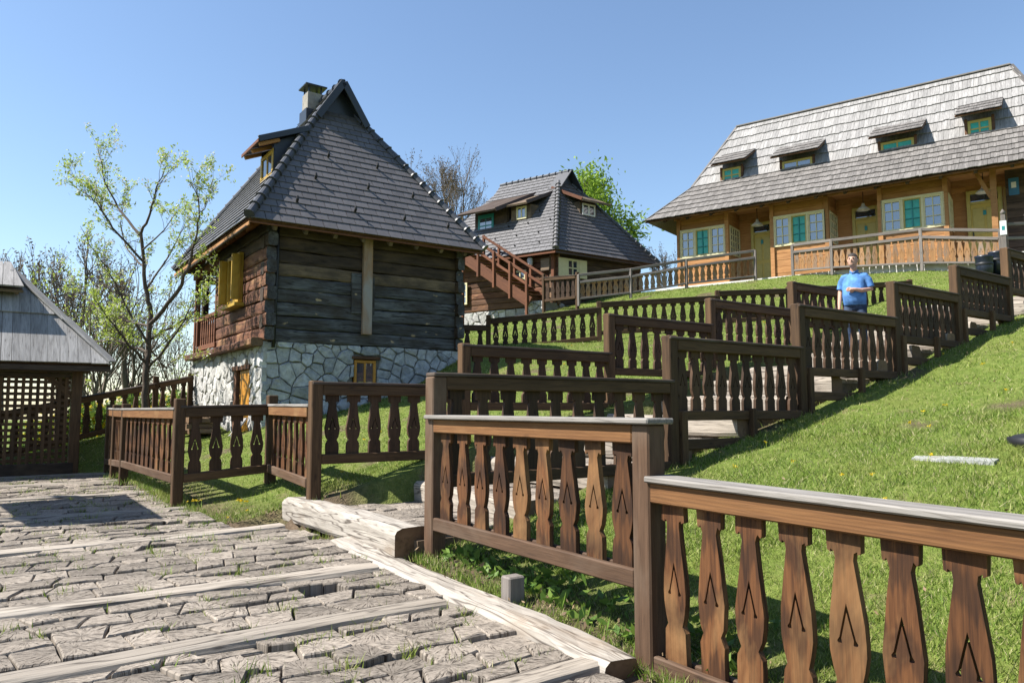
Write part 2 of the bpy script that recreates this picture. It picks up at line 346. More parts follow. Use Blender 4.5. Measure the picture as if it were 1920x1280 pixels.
def cover(name, pts, row, wid, thick, mat, parent, nind, jit=0., stagger=.5, wj=0., overlap=1.3, lift=1.6, key=None, hang=.03, skipf=None):
    """courses of tiles / shingles over a planar convex polygon; pts[0]->pts[1] is the eave. nind = how many stay single."""
    P = [Vector(p) for p in pts]; ex = (P[1] - P[0]).normalized(); nn = ex.cross(P[2] - P[1]).normalized()
    if nn.z < 0: nn = -nn
    ey = nn.cross(ex).normalized()
    if ey.z < 0: ey = -ey
    conv = [((p - P[0]).dot(ex), (p - P[0]).dot(ey)) for p in P]
    a2 = sum(conv[i][0] * conv[(i + 1) % len(conv)][1] - conv[(i + 1) % len(conv)][0] * conv[i][1] for i in range(len(conv)))
    if a2 < 0: conv = conv[::-1]
    # let the bottom course hang over the eave a little
    conv = [(x, y - hang if abs(y) < 1e-4 else y) for x, y in conv]
    ymax = max(y for x, y in conv); x0 = min(x for x, y in conv); x1 = max(x for x, y in conv)
    out = []
    nr = int(math.ceil(ymax / row))
    for r in range(nr):
        y0 = r * row; y1 = y0 + row * overlap
        x = x0 - (stagger * wid if r % 2 else 0) - (rnd.random() * wid if wj else 0)
        while x < x1:
            wd = wid * (1 + rnd.uniform(-wj, wj)); dy = rnd.uniform(-jit, jit)
            g = .006 if not wj else .001 + rnd.random() * .004
            tl = [(x + g, y0 - (hang if r == 0 else 0) + dy), (x + wd - g, y0 - (hang if r == 0 else 0) + dy + rnd.uniform(-jit, jit) * .4), (x + wd - g, y1), (x + g, y1)]
            x += wd
            q = clip_convex(tl, conv if r or not jit else [(a, b - jit * 1.5 if b < .001 else b) for a, b in conv])
            if len(q) < 3 or area(q) < .0008: continue
            c = (sum(p[0] for p in q) / len(q), sum(p[1] for p in q) / len(q))
            w3 = P[0] + ex * c[0] + ey * c[1]
            if skipf and skipf(w3): continue
            tw = rnd.uniform(-1, 1) * jit * .25
            def zb(xx, yy, y0=y0, y1=y1, c=c, tw=tw): return thick * (.15 + lift * max(0, (y1 - yy) / (y1 - y0))) + tw * (xx - c[0])
            out.append((q, zb, c, w3))
    M = Matrix((ey, -ex, nn)).transposed().to_4x4(); M.translation = P[0]
    if nind and key: out.sort(key=lambda t: key(t[3]))
    sep, rest = out[:nind], out[nind:]
    for q, zb, c, w3 in sep:
        v, f = prism(q, zb, lambda a, b: zb(a, b) + thick)
        v = [(b - c[1], -(a - c[0]), z) for a, b, z in v]
        mk(name, v, f, mat, parent, M @ Matrix.Translation((c[1], -c[0], 0)))
    if rest:
        ps = []
        for q, zb, c, w3 in rest:
            v, f = prism(q, zb, lambda a, b: zb(a, b) + thick); ps.append(([(b, -a, z) for a, b, z in v], f))
        join(name + '_field', ps, mat, parent, M, 'stuff')
    return len(out)
def slab(name, pts, th, mat, parent):      # flat polygon with thickness, below the given points
    P = [Vector(p) for p in pts]; nn = (P[1] - P[0]).cross(P[2] - P[1]).normalized()
    if nn.z < 0: nn = -nn
    n = len(P); vs = [p for p in P] + [p - nn * th for p in P]
    fs = [tuple(range(n)), tuple(range(n, 2 * n))[::-1]] + [(i, n + i, n + (i + 1) % n, (i + 1) % n) for i in range(n)]
    me = mesh(name, vs, fs, mat); bm = bmesh.new(); bm.from_mesh(me); bmesh.ops.recalc_face_normals(bm, faces=bm.faces); bm.to_mesh(me); bm.free()
    return obj(name, me, parent)
def tube(pts, rads, k=6, cap=True):
    pts = [Vector(p) for p in pts]; vs = []; fs = []
    up = Vector((.13, .21, .97))
    for i, p in enumerate(pts):
        d = (pts[min(i + 1, len(pts) - 1)] - pts[max(i - 1, 0)]).normalized()
        a = d.cross(up)
        if a.length < .05: a = d.cross(Vector((1, 0, 0)))
        a.normalize(); b = d.cross(a)
        for j in range(k):
            t = 2 * math.pi * j / k; vs.append(tuple(p + (a * math.cos(t) + b * math.sin(t)) * rads[i]))
    for i in range(len(pts) - 1):
        for j in range(k): fs.append((i * k + j, i * k + (j + 1) % k, (i + 1) * k + (j + 1) % k, (i + 1) * k + j))
    if cap: fs.append(tuple(range(k))[::-1]); fs.append(tuple(range(len(vs) - k, len(vs))))
    return vs, fs
def lathe(name, prof, mat, parent, M, k=16, smooth=True):
    vs = []; fs = []
    for r_, z in prof:
        for j in range(k): vs.append((r_ * math.cos(2 * math.pi * j / k), r_ * math.sin(2 * math.pi * j / k), z))
    for i in range(len(prof) - 1):
        for j in range(k): fs.append((i * k + j, i * k + (j + 1) % k, (i + 1) * k + (j + 1) % k, (i + 1) * k + j))
    return mk(name, vs, fs, mat, parent, M, smooth)

# the village grid: U runs up along the stairs, V runs away to the left along the path
U = Vector((.818, .575, 0)).normalized(); V = Vector((-U.y, U.x, 0)); O = Vector((-1.39, 6.61, 0)); Z = Vector((0, 0, 1))
def ab(a, b, z=0.): return O + U * a + V * b + Z * z
def pathz(b): return -1.2 + (.045 * b if b < 0 else 0)
def to_ab(x, y): return ((x - O.x) * U.x + (y - O.y) * U.y, (x - O.x) * V.x + (y - O.y) * V.y)

# ---------------------------------------------------------------- ground
CP = [(-9.4, 13.9, -1.2), (-7.5, 13.9, -1.2), (-6, 4, -1.25), (-4.3, 9.5, -1.2), (-2.5, 8.3, -1.15), (-.7, 6.4, -1.17), (.77, 4.24, -1.4), (2, 2.2, -1.5), (0, 2, -1.42), (-3, 1.5, -1.4), (-8, 8, -1.2), (-12, 8, -1.2), (-5.5, 11.2, -1.15),
      (1.69, 7.86, -.6), (3.52, 9.15, -.08), (5.37, 10.45, .46), (6.9, 11.5, .98), (8.46, 12.6, 1.46), (10.5, 14.2, 2.1),
      (3.6, 6.15, -.42), (6, 5, -.1), (8, 8, .7), (10, 4, .6), (12, 10, 1.9), (4, 2, -.95), (1.6, 5.6, -.95), (14, 6, 1.5),
      (-2.1, 8.1, -.95), (-.6, 9.2, -.45), (1.4, 10.6, .05), (3.15, 11.8, .6), (5, 13.1, 1.15), (6.4, 14.1, 1.6),
      (-4.9, 14.66, -.4), (-3.55, 15.6, -.08), (-2.75, 16.2, .2), (-2.0, 16.7, .55), (-1.4, 17.1, 1.0), (-6.05, 16.3, -.52), (-8.3, 19.5, -.4), (-3.2, 9.9, -.98), (-4.5, 12, -.8), (-2.5, 12.5, -.45), (-.5, 13, .1), (-6.5, 14.4, -.9), (-7.6, 14.4, -1.15),
      (-1.3, 18.5, 1.3), (-.6, 19.2, 1.58), (2.28, 19.4, 1.72), (5.48, 19.8, 2.2), (7.4, 20, 2.4), (9.3, 20.4, 2.65), (2, 15.5, .95), (4.5, 16.5, 1.55),
      (9.3, 28.3, 4.85), (10.5, 27.4, 4.9), (13.85, 24.9, 4.6), (15.6, 23.6, 4.35), (3, 32.9, 4.8), (6.5, 30, 4.75), (4.5, 27.7, 4.1), (6.7, 27.7, 4.45), (11.8, 24, 4.0), (8.5, 25, 3.75), (13, 20.5, 3.7), (12, 17.3, 2.95),
      (-.5, 29.6, 3.3), (1.4, 28.2, 3.65), (3.2, 28, 3.8), (0, 24, 2.4), (-4, 26, 1.8), (4, 24, 3.0), (-4, 33, 2.6), (12, 31, 5.0), (17, 28, 5.0), (20, 24, 5.0),
      (-9.3, 16.5, -.75), (-8.7, 18.4, -.35), (-12, 20, -1.9), (-9.5, 22, -.9), (-8, 26, 0), (-15, 30, -4.5), (-22, 40, -11), (-10, 40, -3), (-13, 14, -1.3), (-20, 20, -5),
      (28, 36, 7), (36, 20, 7), (30, 2, 3.5), (0, 55, 3.5), (20, 55, 7), (-22, 60, -13), (-40, 30, -14), (-34, 0, -5), (-18, -8, -2), (0, -10, -1.9), (18, -10, .4), (-6, -2, -1.5)]
cp = np.array(CP); X = cp[:, :2]
def ker(r2): return .5 * r2 * np.log(r2 + 1e-9)
d2 = ((X[:, None] - X[None]) ** 2).sum(-1); K = ker(d2) + np.eye(len(X)) * .25
A_ = np.zeros((len(X) + 3,) * 2); A_[:len(X), :len(X)] = K; A_[:len(X), len(X)] = 1; A_[:len(X), -2:] = X; A_[len(X), :len(X)] = 1; A_[-2:, :len(X)] = X.T
sol = np.linalg.solve(A_, np.concatenate([cp[:, 2], [0, 0, 0]]))
def Hn(x, y):
    x = np.asarray(x, float); y = np.asarray(y, float); sh = x.shape; q = np.stack([x.ravel(), y.ravel()], 1)
    out = np.empty(len(q))
    for i in range(0, len(q), 20000):
        k = q[i:i + 20000]; r2 = ((k[:, None] - X[None]) ** 2).sum(-1)
        out[i:i + 20000] = ker(r2) @ sol[:len(X)] + sol[len(X)] + k @ sol[-2:]
    rr = np.hypot(q[:, 0], q[:, 1] - 20); t = np.clip((rr - 34) / 40, 0, 1); t = t * t * (3 - 2 * t)
    far = -55 + 12 * np.sin(q[:, 0] * .004) * np.cos(q[:, 1] * .005)
    far = np.where(q[:, 0] > -5, -6 + .0 * far, far) * t
    return (out * (1 - t) + far).reshape(sh)
def H(x, y): return float(Hn(np.array([x]), np.array([y]))[0])
def fbm(x, y, seed, f0):
    r_ = np.random.RandomState(seed); o_ = np.zeros_like(x)
    for k in range(14): th = r_.uniform(0, 6.283); f_ = f0 * r_.uniform(.6, 2.6); o_ += np.sin((x * np.cos(th) + y * np.sin(th)) * f_ + r_.uniform(0, 6.283))
    return o_ / 14 ** .5
def on_path(a, b): return (a > -3.5) & (a < .25) & (b > -6) & (b < 9.6) & ~((a > -.62) & (b > 2.25))
def on_stair(a, b): return (a >= .0) & (a < 13.6) & (b > -.62) & (b < 1.55)
def axis_pts(lo, hi, step, far):
    p = list(np.arange(lo, hi + 1e-6, step)); s = step; q = hi
    while q < far: s *= 1.28; q += s; p.append(q)
    s = step; q = lo
    while q > -far: s *= 1.28; q -= s; p.insert(0, q)
    return np.array(p)
gx = axis_pts(-13, 17, .22, 3000); gy = axis_pts(-1, 34, .22, 3000)
GX, GY = np.meshgrid(gx, gy); GZ = Hn(GX, GY)
ga, gb = to_ab(GX, GY)
mp = on_path(ga, gb); pz = np.where(gb < 0, -1.2 + .045 * gb, -1.2)
GZ = np.where(mp, pz - .075, GZ)
ms = on_stair(ga, gb) & (ga > .3) & (gb > -.45) & (gb < 1.3); GZ = np.where(ms, np.minimum(GZ, -1.1 + np.clip((ga - 1.4) / .99 + .3, 0, 13) * .245 - .3), GZ)
GZ = GZ + np.where(mp | ms, 0, npr.normal(0, .008, GZ.shape)) * (np.hypot(GX, GY) < 40)
nx, ny = len(gx), len(gy)
idx = np.arange(nx * ny).reshape(ny, nx)
quads = np.stack([idx[:-1, :-1], idx[:-1, 1:], idx[1:, 1:], idx[1:, :-1]], -1).reshape(-1, 4)
gm = bpy.data.meshes.new('ground'); gm.from_pydata(np.stack([GX, GY, GZ], -1).reshape(-1, 3).tolist(), [], quads.tolist())
gm.materials.append(MATS['ground_turf']); gm.polygons.foreach_set('use_smooth', [True] * len(gm.polygons))
def soft(m):                                        # bare earth where the paving and the steps lie, worn edge
    d = m.astype(float)
    for _ in range(2): d = (d + np.roll(d, 1, 0) + np.roll(d, -1, 0) + np.roll(d, 1, 1) + np.roll(d, -1, 1)) / 5
    return d
sa = soft(mp | (ms & (ga > 1.2)) | (on_path(ga - .45, gb) & (gb < 3)) | (on_path(ga - .35, gb)))
at = gm.attributes.new('soil', 'FLOAT', 'POINT'); at.data.foreach_set('value', np.clip(np.maximum(sa * 1.1, np.clip((fbm(GX, GY, 5, 3.2) - 1.15) * 3, 0, .85) * (np.hypot(GX, GY) < 34)), 0, 1).ravel())
gm.update(); tag(obj('ground', gm), 'grassy hillside with worn earth beside the path', kind='structure')

# ---------------------------------------------------------------- wooden block paving
def cells(a0, a1, b0, b1, da, db, r):
    """rows of blocks with shared wavy joints filling a strip"""
    n = max(1, round((b1 - b0) / db)); hs = [r.uniform(.75, 1.25) for _ in range(n)]; t = sum(hs); ys = [b0]
    for h in hs: ys.append(ys[-1] + h / t * (b1 - b0))
    kn = [a0 + .16 * i for i in range(int((a1 - a0) / .16) + 2)]
    bd = [[(y + (0 if i in (0, n) else r.uniform(-.029, .029))) for _ in kn] for i, y in enumerate(ys)]
    def yv(i, a):
        q = min(max((a - a0) / .16, 0), len(kn) - 1.001); j = int(q); return bd[i][j] + (bd[i][j + 1] - bd[i][j]) * (q - j)
    out = []
    for i in range(n):
        lo = hi = a0; first = True
        while min(lo, hi) < a1 - .06:
            w_ = da * r.uniform(.55, 1.5); sk = r.uniform(-.05, .05); l2 = min(a1, max(lo, hi) + w_ + sk); h2 = min(a1, max(lo, hi) + w_ - sk)
            if a1 - max(l2, h2) < .08: l2 = h2 = a1
            bot = [(lo, yv(i, lo))] + [(k, yv(i, k)) for k in kn if lo + .03 < k < l2 - .03] + [(l2, yv(i, l2))]
            top = [(hi, yv(i + 1, hi))] + [(k, yv(i + 1, k)) for k in kn if hi + .03 < k < h2 - .03] + [(h2, yv(i + 1, h2))]
            p = bot + top[::-1]
            if area(p) > .004: out.append(p)
            lo, hi = l2, h2
    return out
def block(poly, cx, cy, th, seed, tilt=.02):
    r = random.Random(seed); P2 = []; n0 = len(poly); sz = math.sqrt(area(poly)); g = 1 - r.uniform(.008, .015) / sz
    for i in range(n0):
        p = poly[i]; q = poly[(i + 1) % n0]; d = math.hypot(q[0] - p[0], q[1] - p[1])
        if d < .012: continue
        m = max(1, int(d / .12))
        for j in range(m):
            t = (j + (.04 if j == 0 else 0)) / m; P2.append(((p[0] + (q[0] - p[0]) * t - cx) * g + r.uniform(-.006, .006), (p[1] + (q[1] - p[1]) * t - cy) * g + r.uniform(-.006, .006)))
        P2.append(((p[0] + (q[0] - p[0]) * .965 - cx) * g, (p[1] + (q[1] - p[1]) * .965 - cy) * g))
    n = len(P2); tx, ty = r.uniform(-tilt, tilt) * 1.6, r.uniform(-tilt, tilt) * 2.2; f2 = 1 - .013 / sz
    vs = [(x, y, -th) for x, y in P2] + [(x, y, -.008 + tx * x + ty * y) for x, y in P2] + [(x * f2, y * f2, tx * x + ty * y + r.uniform(-.003, .003)) for x, y in P2]
    fs = [tuple(range(2 * n, 3 * n))]
    for i in range(n):
        j = (i + 1) % n; fs.append((i, j, n + j, n + i)); fs.append((n + i, n + j, 2 * n + j, 2 * n + i))
    return vs, fs
def put_blocks(lst, parent, nind, name='paving_block'):
    """lst of (polygon in a/b, z)"""
    it = []
    for poly, z in lst: cx = sum(p[0] for p in poly) / len(poly); cy = sum(p[1] for p in poly) / len(poly); it.append((ab(cx, cy).length, poly, cx, cy, z))
    it.sort(key=lambda t: t[0]); allv = []; allf = []; uvs = []; rv = []
    for q, (_, poly, cx, cy, z) in enumerate(it):
        v, f = block(poly, cx, cy, .1, q * 13 + 5); M = frame(ab(cx, cy, z), U, Z)
        if q < nind:
            me = mesh(name, v, f, 'paving_wood'); ul = me.uv_layers.new(name='UVMap')
            for lp in me.loops: ul.data[lp.index].uv = (v[lp.vertex_index][0], v[lp.vertex_index][1])
            obj(name, me, parent, M)
        else:
            k = len(allv); allv += [tuple(M @ Vector(p)) for p in v]; x = rnd.random()
            for t in f: allf.append(tuple(i + k for i in t)); rv.append(x); uvs += [(v[i][0], v[i][1]) for i in t]
    if allv:
        me = mesh(name + '_field', allv, allf, 'paving_wood'); ul = me.uv_layers.new(name='UVMap')
        ul.data.foreach_set('uv', [c for u_ in uvs for c in u_]); at = me.attributes.new('rnd', 'FLOAT', 'FACE'); at.data.foreach_set('value', rv)
        tag(obj(name + '_field', me, parent), kind='stuff')
path = thing('path', 'path of weathered wooden blocks between cross sleepers', None, ab(-1.5, 0, -1.2), kind='structure')
SLP = [-4.3, -3.12, -1.78, -.66, 1.45, 3.6, 5.7, 7.8, 9.55]
blocks = []; weeds = []
for i in range(len(SLP)):
    b = SLP[i]; end = -.12 if b < 2.2 else -.62
    skew = rnd.uniform(-.06, .06); w_ = rnd.uniform(.18, .23)
    log('sleeper', ab(-3.35, b - .06 - skew, pathz(b) - .078), ab(end if i != 1 else .1, b + skew, pathz(b) - .078), w_, .2, 'sleeper_wood', path, 40 + i, jit=.006)
    if i == 0: continue
    lo = SLP[i - 1] + .1; hi = b - .1
    for poly in cells(-3.45, (0. if hi < 2.2 else -.55), lo, hi, .225, .205, rnd):
        if rnd.random() < .012: continue
        bb = sum(p[1] for p in poly) / len(poly); blocks.append((poly, pathz(bb) + rnd.uniform(-.008, .007) - (.025 if rnd.random() < .05 else 0)))
        for p in poly:
            if rnd.random() < .11: weeds.append((p[0], p[1], pathz(bb)))
put_blocks(blocks, path, 300)
log('edge_sleeper', ab(.14, -3.22, -1.425), ab(.03, .25, -1.275), .27, .24, 'sleeper_pale', path, 3, jit=.014, nseg=14)

# ---------------------------------------------------------------- the long flight of steps
stairs = thing('stairs', 'long flight of log steps climbing between two brown fences', None, ab(.2, .5, -1.2), kind='structure')
def stepz(k): return -1.02 if k == 0 else -1.08 + .245 * k          # tread k
sb = []
log('step_log', ab(.26, -.62, -1.1), ab(.2, 2.05, -1.1), .3, .27, 'sleeper_pale', stairs, 91, jit=.012, nseg=12)
RIS = [1.4 + .99 * k for k in range(13)]
for k in range(14):
    a0 = .38 if k == 0 else RIS[k - 1] + .1; a1 = (RIS[k] if k < 13 else 14.5) - .1; z = stepz(k)
    mk('step_fill', *prism([(a0 - .1, -.68), (a1 + .1, -.68), (a1 + .1, 1.6), (a0 - .1, 1.6)], lambda x, y: z - .5, lambda x, y: z - .06), 'soil', stairs, frame(O, U, Z))
    if k:
        e0 = -.74 + rnd.uniform(-.06, .06); e1 = 1.75 + rnd.uniform(-.1, .15) + (.45 if k == 1 else 0)
        log('step_log', ab(RIS[k - 1] + rnd.uniform(-.02, .02), e0, z - .11), ab(RIS[k - 1] + rnd.uniform(-.02, .02), e1, z - .11), .25, .25, 'sleeper_wood', stairs, 100 + k, jit=.012)
    for poly in cells(-1.58, .66, a0, a1, .3, .23, rnd):
        sb.append(([(p[1], -p[0]) for p in poly], z + rnd.uniform(-.008, .01)))
put_blocks(sb, stairs, 300)

# ---------------------------------------------------------------- fences with carved balusters
def baluster_mesh(mat, wide=1.0, hole=True, th=.034, var=0, key={}):
    k = (mat, wide, hole, th, var); rv_ = random.Random(var * 7 + 1)
    if k in key: return key[k]
    half = [(.05, .075), (-.075, .075), (-.082, .062), (-.07, .055), (-.078, .046), (-.1, .038), (-.22, .055), (-.33, .072), (-.40, .078), (-.45, .077), (-.505, .066), (-.545, .05), (-.58, .07), (-.62, .072), (-.77, .072)]
    half = [(y + (rv_.uniform(-.006, .006) if -.7 < y < -.09 else 0), x * wide + (rv_.uniform(-.004, .004) if var else 0)) for y, x in half]
    outer = [(-x, y) for y, x in half] + [(x, y) for y, x in reversed(half)]
    loops = [outer]
    if hole:
        ya = -.275; E_ = Vector((.034 * wide, -.405)); t = (E_ - Vector((0, ya))).normalized(); m = Vector((-t.y, t.x)); hw = .0048
        if m.x < 0: m = -m
        rp = [Vector((0, ya + .012)), E_ + m * hw - t * .012]
        for q in range(6):
            an = math.pi * (.08 + .84 * q / 5); rp.append(E_ + (m * math.cos(an) + t * math.sin(an)) * .0115)
        rp += [E_ - m * hw - t * .012, Vector((0, ya - .022))]
        loops.append([tuple(p) for p in rp] + [(-p.x, p.y) for p in reversed(rp[1:-1])])
    flat = [p for l in loops for p in l]; n = len(flat)
    tris = tessellate_polygon([[Vector((x, y, 0)) for x, y in l] for l in loops])
    vs = [(x, -th / 2, y) for x, y in flat] + [(x, th / 2, y) for x, y in flat]
    fs = [tuple(t) for t in tris] + [tuple(i + n for i in reversed(t)) for t in tris]
    s = 0
    for l in loops:
        for i in range(len(l)): j = (i + 1) % len(l); fs.append((s + i, s + j, n + s + j, n + s + i))
        s += len(l)
    me = mesh('baluster', vs, fs, mat); bm = bmesh.new(); bm.from_mesh(me); bmesh.ops.recalc_face_normals(bm, faces=bm.faces); bm.to_mesh(me); bm.free()
    key[k] = me; return me
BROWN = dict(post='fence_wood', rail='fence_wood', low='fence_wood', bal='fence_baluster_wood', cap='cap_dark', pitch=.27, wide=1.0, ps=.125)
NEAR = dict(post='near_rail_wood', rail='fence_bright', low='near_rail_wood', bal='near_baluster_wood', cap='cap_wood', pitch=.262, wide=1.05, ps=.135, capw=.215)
def panel(f, A, B, zt0, zt1, zb0, zb1, st, cap0=.0, cap1=.0, nb=None, ext=0., single=False):
    A = Vector((A[0], A[1], 0)); B = Vector((B[0], B[1], 0)); d = (B - A); L = d.length; d.normalize(); n = Vector((-d.y, d.x, 0)); ps = st['ps'] / 2
    def at(s, z0, z1, dz, off=0): t = s / L; return A + d * s + n * off + Z * (z0 + (z1 - z0) * t + dz)
    beam('cap', at(-cap0, zt0, zt1, -.017), at(L + cap1, zt0, zt1, -.017), st.get('capw', .15), .034, st['cap'], f)
    hr = st.get('hr', .11); hl = st.get('hl', .105)
    for sd_ in ((-1, 1) if not single else (-1,)):
        beam('top_rail', at(ps, zt0, zt1, -.034 - hr / 2, sd_ * .042), at(L - ps, zt0, zt1, -.034 - hr / 2, sd_ * .042), .046, hr, st['rail'], f)
        beam('bottom_rail', at(ps, zb0, zb1, hl / 2, sd_ * .04), at(L - ps, zb0, zb1, hl / 2, sd_ * .04), .04, hl, st['low'], f)
    cnt = nb or max(2, int((L - 2 * ps) / st['pitch'])); 
    for i in range(cnt):
        s = ps + (L - 2 * ps) * (i + .5) / cnt; t = s / L
        top = zt0 + (zt1 - zt0) * t - .034 - hr; bot = zb0 + (zb1 - zb0) * t + hl
        M = frame(A + d * s + Z * top, d, Z) @ Matrix.Rotation(rnd.uniform(-.018, .018), 4, 'Y') @ Matrix.Rotation(rnd.uniform(-.05, .05), 4, 'Z') @ Matrix.Diagonal((1, 1, (top - bot) / .71, 1))
        obj('baluster', baluster_mesh(st['bal'], st['wide'], st.get('hole', True), st.get('th', .034), rnd.randint(1, 4)), f, M)
def fpost(f, p, z0, z1, st, d): return post('post', (p[0], p[1]), z0, z1, st['ps'], st['post'], f, d)
def pab(a, b): v = ab(a, b); return (v.x, v.y)

# foreground fence beside the path
f = thing('fence', 'nearest brown fence with grey cap boards between the path and the lawn', 'fence', ab(.4, -.75, -1.2))
N0, N1, N2 = pab(.4, -.75), pab(.4, -3.18), pab(.4, -6.0)
panel(f, N0, N1, -.055, -.055, -.985, -1.0, NEAR, cap0=.02, cap1=.1, nb=9)
panel(f, N1, N2, -.37, -.40, -1.43, -1.46, dict(NEAR, capw=.19), cap0=-.05, cap1=.1, nb=11)
fpost(f, N1, -1.75, -.09, NEAR, V); fpost(f, N2, -1.9, -.45, NEAR, V)
b_ = thing('timber_offcut', 'short grey timber block standing in the grass under the nearest fence', 'block', ab(.28, -2.0, -1.25))
post('block', pab(.3, -2.0), -1.4, -1.12, .105, 'weathered_rail', b_, V, s2=.13)

# right-hand fence of the stairs
f = thing('fence', 'dark brown fence stepping up the right side of the stairs above the lawn', 'fence', ab(.4, -.75, -1.2))
PA = [.40, 3.2, 5.48, 7.74, 9.62, 11.5, 13.6]; PT = [.295, .75, 1.27, 1.77, 2.21, 2.72]; PBm = [-.65, -.13, .40, .92, 1.45, 1.95]; PF = [-1.2, -.62, -.12, .42, .95, 1.42, 1.9]
for i in range(7):
    top = (PT[i] if i < 6 else PT[5])
    fpost(f, pab(PA[i], -.75), PF[i] - .25, top - (.036 if i == 0 else -.012), NEAR if i == 0 else BROWN, U)
    if i == 6: break
    panel(f, pab(PA[i], -.75), pab(PA[i + 1], -.75), PT[i], PT[i], PBm[i], PBm[i], BROWN, cap0=.06, nb=10)
    if 1 <= i <= 4:        # low kick rail with a short stub post on the lawn side
        m_ = (PA[i] + PA[i + 1]) / 2 + .05; zk = PBm[i] - .25
        beam('kick_rail', ab(PA[i] + .15, -.79, zk), ab(m_, -.79, zk), .04, .11, 'fence_wood', f)
        post('stub_post', pab(PA[i] + .12, -.80), PF[i] - .2, PBm[i] + .1, .09, 'fence_wood', f, U)
        post('stub_post', pab(m_ + .06, -.83), zk - .25, PBm[i] + .13, .075, 'fence_wood', f, U)
# left-hand fence of the stairs
f = thing('fence', 'dark brown fence stepping up the left side of the stairs, below the wooden houses', 'fence', ab(.26, 1.65, -1))
QA = [.26, 2.14, 4.55, 6.73, 8.92, 10.75]; QT = [.285, .785, 1.33, 1.735, 2.22]; QBm = [-.6, -.03, .47, .98, 1.45]; QF = [-.95, -.45, .1, .6, 1.15, 1.6]
for i in range(6):
    fpost(f, pab(QA[i], 1.65), QF[i] - .25, (QT[i] if i < 5 else QT[4]) + .012, BROWN, U)
    if i < 5: panel(f, pab(QA[i], 1.65), pab(QA[i + 1], 1.65), QT[i], QT[i], QBm[i], QBm[i], BROWN, cap0=.06, nb=[7, 9, 8, 8, 7][i])
# zig-zag fence along the back of the path
f = thing('fence', 'brown zig-zag fence at the back of the path in front of the stone base', 'fence', (-4.1, 9.3, -1.2))
T0 = pab(.26, 1.65); T1 = (-3.17, 9.9); T2 = (-4.12, 9.3); T3 = (-6.12, 11.9); T4 = (-6.85, 13.0); T5 = (-7.5, 14.0)
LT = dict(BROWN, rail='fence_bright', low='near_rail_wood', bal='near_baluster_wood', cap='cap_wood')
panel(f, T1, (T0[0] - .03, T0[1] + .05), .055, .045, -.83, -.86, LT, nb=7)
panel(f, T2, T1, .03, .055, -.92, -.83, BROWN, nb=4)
panel(f, T3, T2, .0, .01, -.92, -.92, LT, nb=11); panel(f, T4, T3, .0, .0, -.98, -.93, LT, nb=6); panel(f, T5, T4, .01, .0, -1.03, -.98, LT, nb=6)
for p, z0, z1 in ((T1, -1.3, .17), (T2, -1.45, .12), (T3, -1.45, .07), (T4, -1.45, .06), (T5, -1.45, .06)): fpost(f, p, z0, z1, BROWN, V)
# fence behind the apple tree
f = thing('fence', 'dark sloping fence behind the apple tree beside the yellow flowers', 'fence', (-9.3, 16.5, -.8))
G0, G1, G2 = (-10.4, 14.9), (-8.72, 18.3), (-8.28, 19.25)
panel(f, G0, G1, -.12, .62, -1.05, -.32, BROWN, nb=12); panel(f, G1, G2, .62, .83, -.32, -.12, BROWN, nb=3)
fpost(f, G0, -1.7, .1, BROWN, V); fpost(f, G1, -.8, .78, BROWN, V); fpost(f, G2, -.6, .9, BROWN, V)
# hillside fence across the lawn
f = thing('fence', 'brown fence crossing the lawn below the middle house and the terrace', 'fence', (-.6, 19.2, 1.5))
RF = [(-2.6, 17.7), (-.61, 19.2), (2.28, 19.4), (5.5, 19.8), (7.48, 20.0), (9.4, 20.45), (11.3, 21)]; RT0 = [2.0, 2.3, 2.76, 3.12, 3.26, 3.42]; RT1 = [2.13, 2.63, 3.0, 3.22, 3.38, 3.6]
for i in range(7):
    zg = H(*RF[i]); fpost(f, RF[i], zg - .3, (RT0[i] if i < 6 else 3.62) + (.1 if i in (1,) else .02), BROWN, (1, 0, 0))
    if i < 6: panel(f, RF[i], RF[i + 1], RT0[i], RT1[i], RT0[i] - .86, RT1[i] - .86, dict(BROWN, pitch=.29), nb=[6, 11, 12, 7, 7, 7][i])

